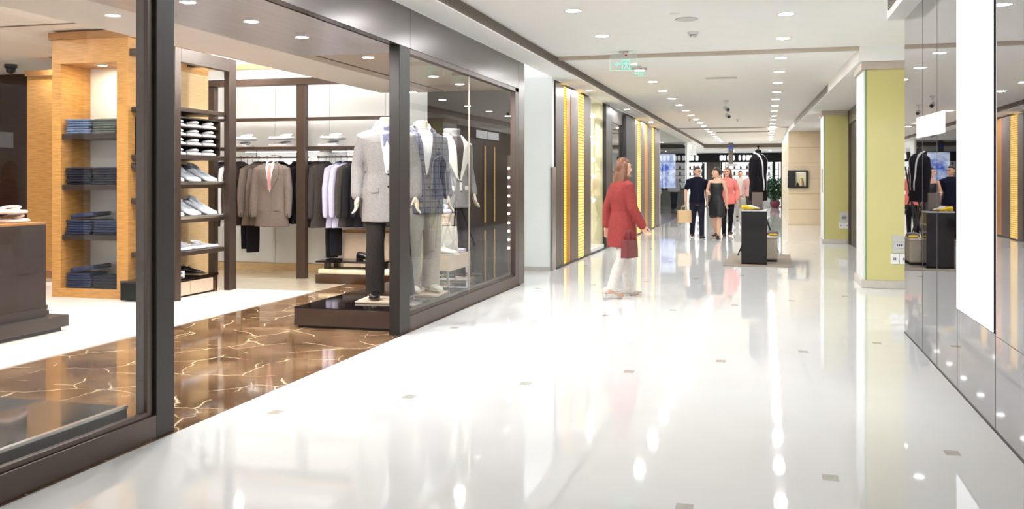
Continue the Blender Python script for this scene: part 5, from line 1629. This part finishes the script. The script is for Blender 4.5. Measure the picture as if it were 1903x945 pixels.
# showcase let into the beige stone wall
t = T('wall_showcase', 'small black-framed lit showcase set in the beige stone wall', 'display case', (.68, 30.1, 1.13))
O('frame', B((0, .56, .0, .1, 0, .05), (0, .56, 0, .1, .49, .54), (0, .20, 0, .1, .05, .49), (.51, .56, 0, .1, .05, .49)), W['black'], t)
O('side_glass', B((-.02, 0, .02, .6, 0, .54)), W['bglossy'], t)
O('lit_back', B((.20, .51, .085, .1, .05, .49)), W['creamwall'], t); O('lamp', B((.22, .49, .02, .06, .475, .488)), W['signw'], t)
t = T('vase', 'small tan vase inside the lit wall showcase', 'vase', (1.05, 30.14, 1.18))
bm = bmesh.new(); lathe(bm, [(.001, 0), (.045, 0), (.065, .06), (.06, .16), (.03, .2), (.035, .24), (.001, .24)]); O('body', bm, W['oakpale'], t, smooth=True)
bm = bmesh.new(); lathe(bm, [(.001, .24), (.038, .24), (.038, .25), (.001, .255)]); O('lid', bm, W['oakd'], t, smooth=True)
tag(O('perfume_bottle', (lambda b: (lathe(b, [(.001, 0), (.03, 0), (.03, .09), (.012, .1), (.012, .13), (.001, .13)]), b)[1])(bmesh.new()), W['black'], loc=(.94, 30.14, 1.18), smooth=True), 'small dark bottle beside the tan vase in the showcase', 'bottle')
t = T('wall_plate', 'narrow brushed steel plate on the side of the farther olive column', 'plate', (1.2, 21.6, 1.1))
O('plate', B((-.015, .0, -.02, .14, 0, .5)), W['capstone'], t, bevel=.003); O('strip', B((-.02, -.015, .04, .08, .05, .45)), W['steel'], t)

# screen in the black shop
t = T('wall_screen', 'large blue and white cloud screen on the black shop wall', 'screen', (-3.95, 38.98, 1.03))
O('casing', B((-.42, .40, -.05, 0, 0, 1.42)), W['black'], t); O('display', B((-.41, .385, -.056, -.05, .015, 1.405)), W['screen'], t)

# potted plant before the end store
t = T('potted_plant', 'leafy green bush in a maroon pot before the end store', 'plant', (.44, 48.3, 0))
bm = bmesh.new(); lathe(bm, [(.001, 0), (.15, 0), (.2, .06), (.24, .2), (.235, .3), (.21, .36), (.225, .38), (.2, .38), (.19, .34), (.001, .33)], n=32); O('pot', bm, W['pot'], t, smooth=True)
bm = bmesh.new(); lathe(bm, [(.001, .33), (.19, .34), (.15, .352), (.001, .36)]); O('soil', bm, W['soil'], t, smooth=True)
bm = bmesh.new()
for k in range(6):
    a = k * 1.05
    limb(bm, [(.03 * math.cos(a), .03 * math.sin(a), .34), (.1 * math.cos(a), .1 * math.sin(a), .7), (.14 * math.cos(a), .14 * math.sin(a), 1.15)], [.014, .011, .006], 6)
O('trunk', bm, W['bark'], t, smooth=True)
bm = bmesh.new()
for k in range(1900):
    while True:
        p = Vector((R.uniform(-1, 1), R.uniform(-1, 1), R.uniform(-1, 1)))
        if .25 < p.length < 1: break
    wob = 1 + .22 * noise.noise(p * 2.2)
    c = Vector((p.x * .46 * wob, p.y * .46 * wob, .98 + p.z * .54 * wob))
    d = Vector((p.x, p.y, p.z * .5 - .35 + R.uniform(-.4, .4))).normalized(); u = d.cross(Vector((R.uniform(-1, 1), R.uniform(-1, 1), 1))).normalized(); n_ = d.cross(u)
    L_ = R.uniform(.08, .14); w_ = L_ * .28
    q = [c, c + d * L_ * .4 + u * w_ + n_ * .008, c + d * L_, c + d * L_ * .4 - u * w_ + n_ * .008, c + d * L_ * .45 - n_ * .006]
    vs = [bm.verts.new(v) for v in q]
    bm.faces.new((vs[0], vs[1], vs[2], vs[4])); bm.faces.new((vs[0], vs[4], vs[2], vs[3]))
O('foliage', bm, W['leaf'], t)

# end store
t = T('end_store_front', 'wide black-framed storefront with a lit white interior across the end hall', 'shopfront', (-4.2, 50, 0))
WD = 5.3
O('fascia', B((-3.8, WD, -.05, .1, 2.30, 2.775)), W['farblack'], t)
for i, x in enumerate((0.0, 1.0, 1.95, 3.45, 4.55)):
    O('mullion', B((x, x + (.06 if i != 4 else .12), -.04, .06, 0, 2.30)), W['farblack'], t)
O('end_pillar', B((4.95, WD + .1, -.08, .3, 0, 2.35)), W['farblack'], t); O('light_edge', B((4.86, 4.93, -.06, -.02, .05, 2.3)), W['signw'], t)
O('glass_pane', B((-3.8, 4.9, .0, .012, .05, 2.3)), W['glassC'], t)
O('sill', B((-3.8, 4.95, -.06, .08, 0, .05)), W['steel'], t)
S('floor_store', B((-8, 1.1, 50.1, 54.0, -.05, 0.003)), W['floor'])
S('ceiling_store', B((-8, 1.1, 50.6, 54.0, 2.75, 2.85)), W['ceil'])
S('wall_store', B((-8, 1.1, 53.0, 53.1, .0, 2.75)), W['showlit'])
t2 = T('store_sign', 'white glowing blurred lettering on the end store black fascia', 'sign', (-4.2, 49.92, 2.40))
x = 1.85; k = 0
for grp, (xa, n) in enumerate(((-.1, 5), (1.9, 4), (2.85, 5))):
    for q in range(n):
        bm = bmesh.new(); w_ = .12 + .06 * ((k * 7) % 3) / 2; prism(bm, [(xa + q * .19, .03), (xa + q * .19 + .02, 0), (xa + q * .19 + w_ - .03, 0), (xa + q * .19 + w_, .04), (xa + q * .19 + w_, .22), (xa + q * .19 + w_ - .03, .26), (xa + q * .19 + .02, .26), (xa + q * .19, .2)], -.03, .03); k += 1
        O('letter', bm, W['signw'], t2)
for i, (x, w) in enumerate(((.05, .85), (1.1, .5), (2.1, 1.2), (3.55, .9), (4.58, .28))):
    s_ = T('display_shelf', f'black-edged lit wall shelf inside the end store, {ORD[i]} along', 'shelf', (-4.2 + x, 52.6, 0), group='end store wall shelves')
    for z in (.9, 1.25, 1.6, 1.95): O('board', B((0, w, 0, .35, z, z + .04)), W['steel'], s_)
    O('side', B((-.04, 0, 0, .38, 0, 2.3)), W['farblack'], s_); O('side', B((w, w + .04, 0, .38, 0, 2.3)), W['farblack'], s_)
    O('base_cabinet', B((0, w, 0, .36, 0, .6)), W['greypl'], s_)
    if i < 4:
        for r_, z in enumerate((.94, 1.29, 1.64, 1.99)):
            for q in range(4 if w > .6 else 3):
                bx = x + .12 + q * (w - .2) / (3 if w > .6 else 2)
                bm = bmesh.new(); h = R.uniform(.16, .24); lathe(bm, [(.001, 0), (.05, 0), (.05, h * .65), (.02, h * .75), (.02, h), (.001, h)], n=12)
                m_ = R.choice(('black', 'boxbrown', 'bglossy', 'pot', 'denimb'))
                tag(O('bottle', bm, W[m_], loc=(-4.2 + bx, 52.75, z + .003), smooth=True), f'small bottle, {ORD[q]} on the {ORD[r_]} board up, {ORD[i]} end store wall shelf', 'bottle', 'bottles in the end store')
for i, (x, w) in enumerate(((1.15, .85), (-.35, 0.0))):
    if w: 
        t = T('store_pillar', 'dark grey square pillar inside the end store', 'pillar', (-4.2 + x, 51.2, 0))
        O('shaft', B((0, .72, 0, .5, .1, 2.75)), W['boxbrown'], t); O('base', B((-.02, .74, -.02, .52, 0, .1)), W['black'], t)
t = T('store_counter', 'pale grey counter inside the end store', 'counter', (-2.1, 51.4, 0))
O('body', B((0, 1.3, 0, .5, 0, .85)), W['greypl'], t); O('top', B((-.03, 1.33, -.03, .53, .85, .9)), W['bglossy'], t)
for i, x in enumerate((-3.6, -1.2, .3)):
    downlight(x, 51.5, 2.75, f'small downlight inside the end store, {ORD[i]} along', 'end store downlights', DLm, W['lens'])
S('wall_end_hall', B((1.25, 1.35, 43, 54.2, 0, 2.9), (-8.1, -4.3, 54.0, 54.1, 0, 2.9)), W['wallw'])
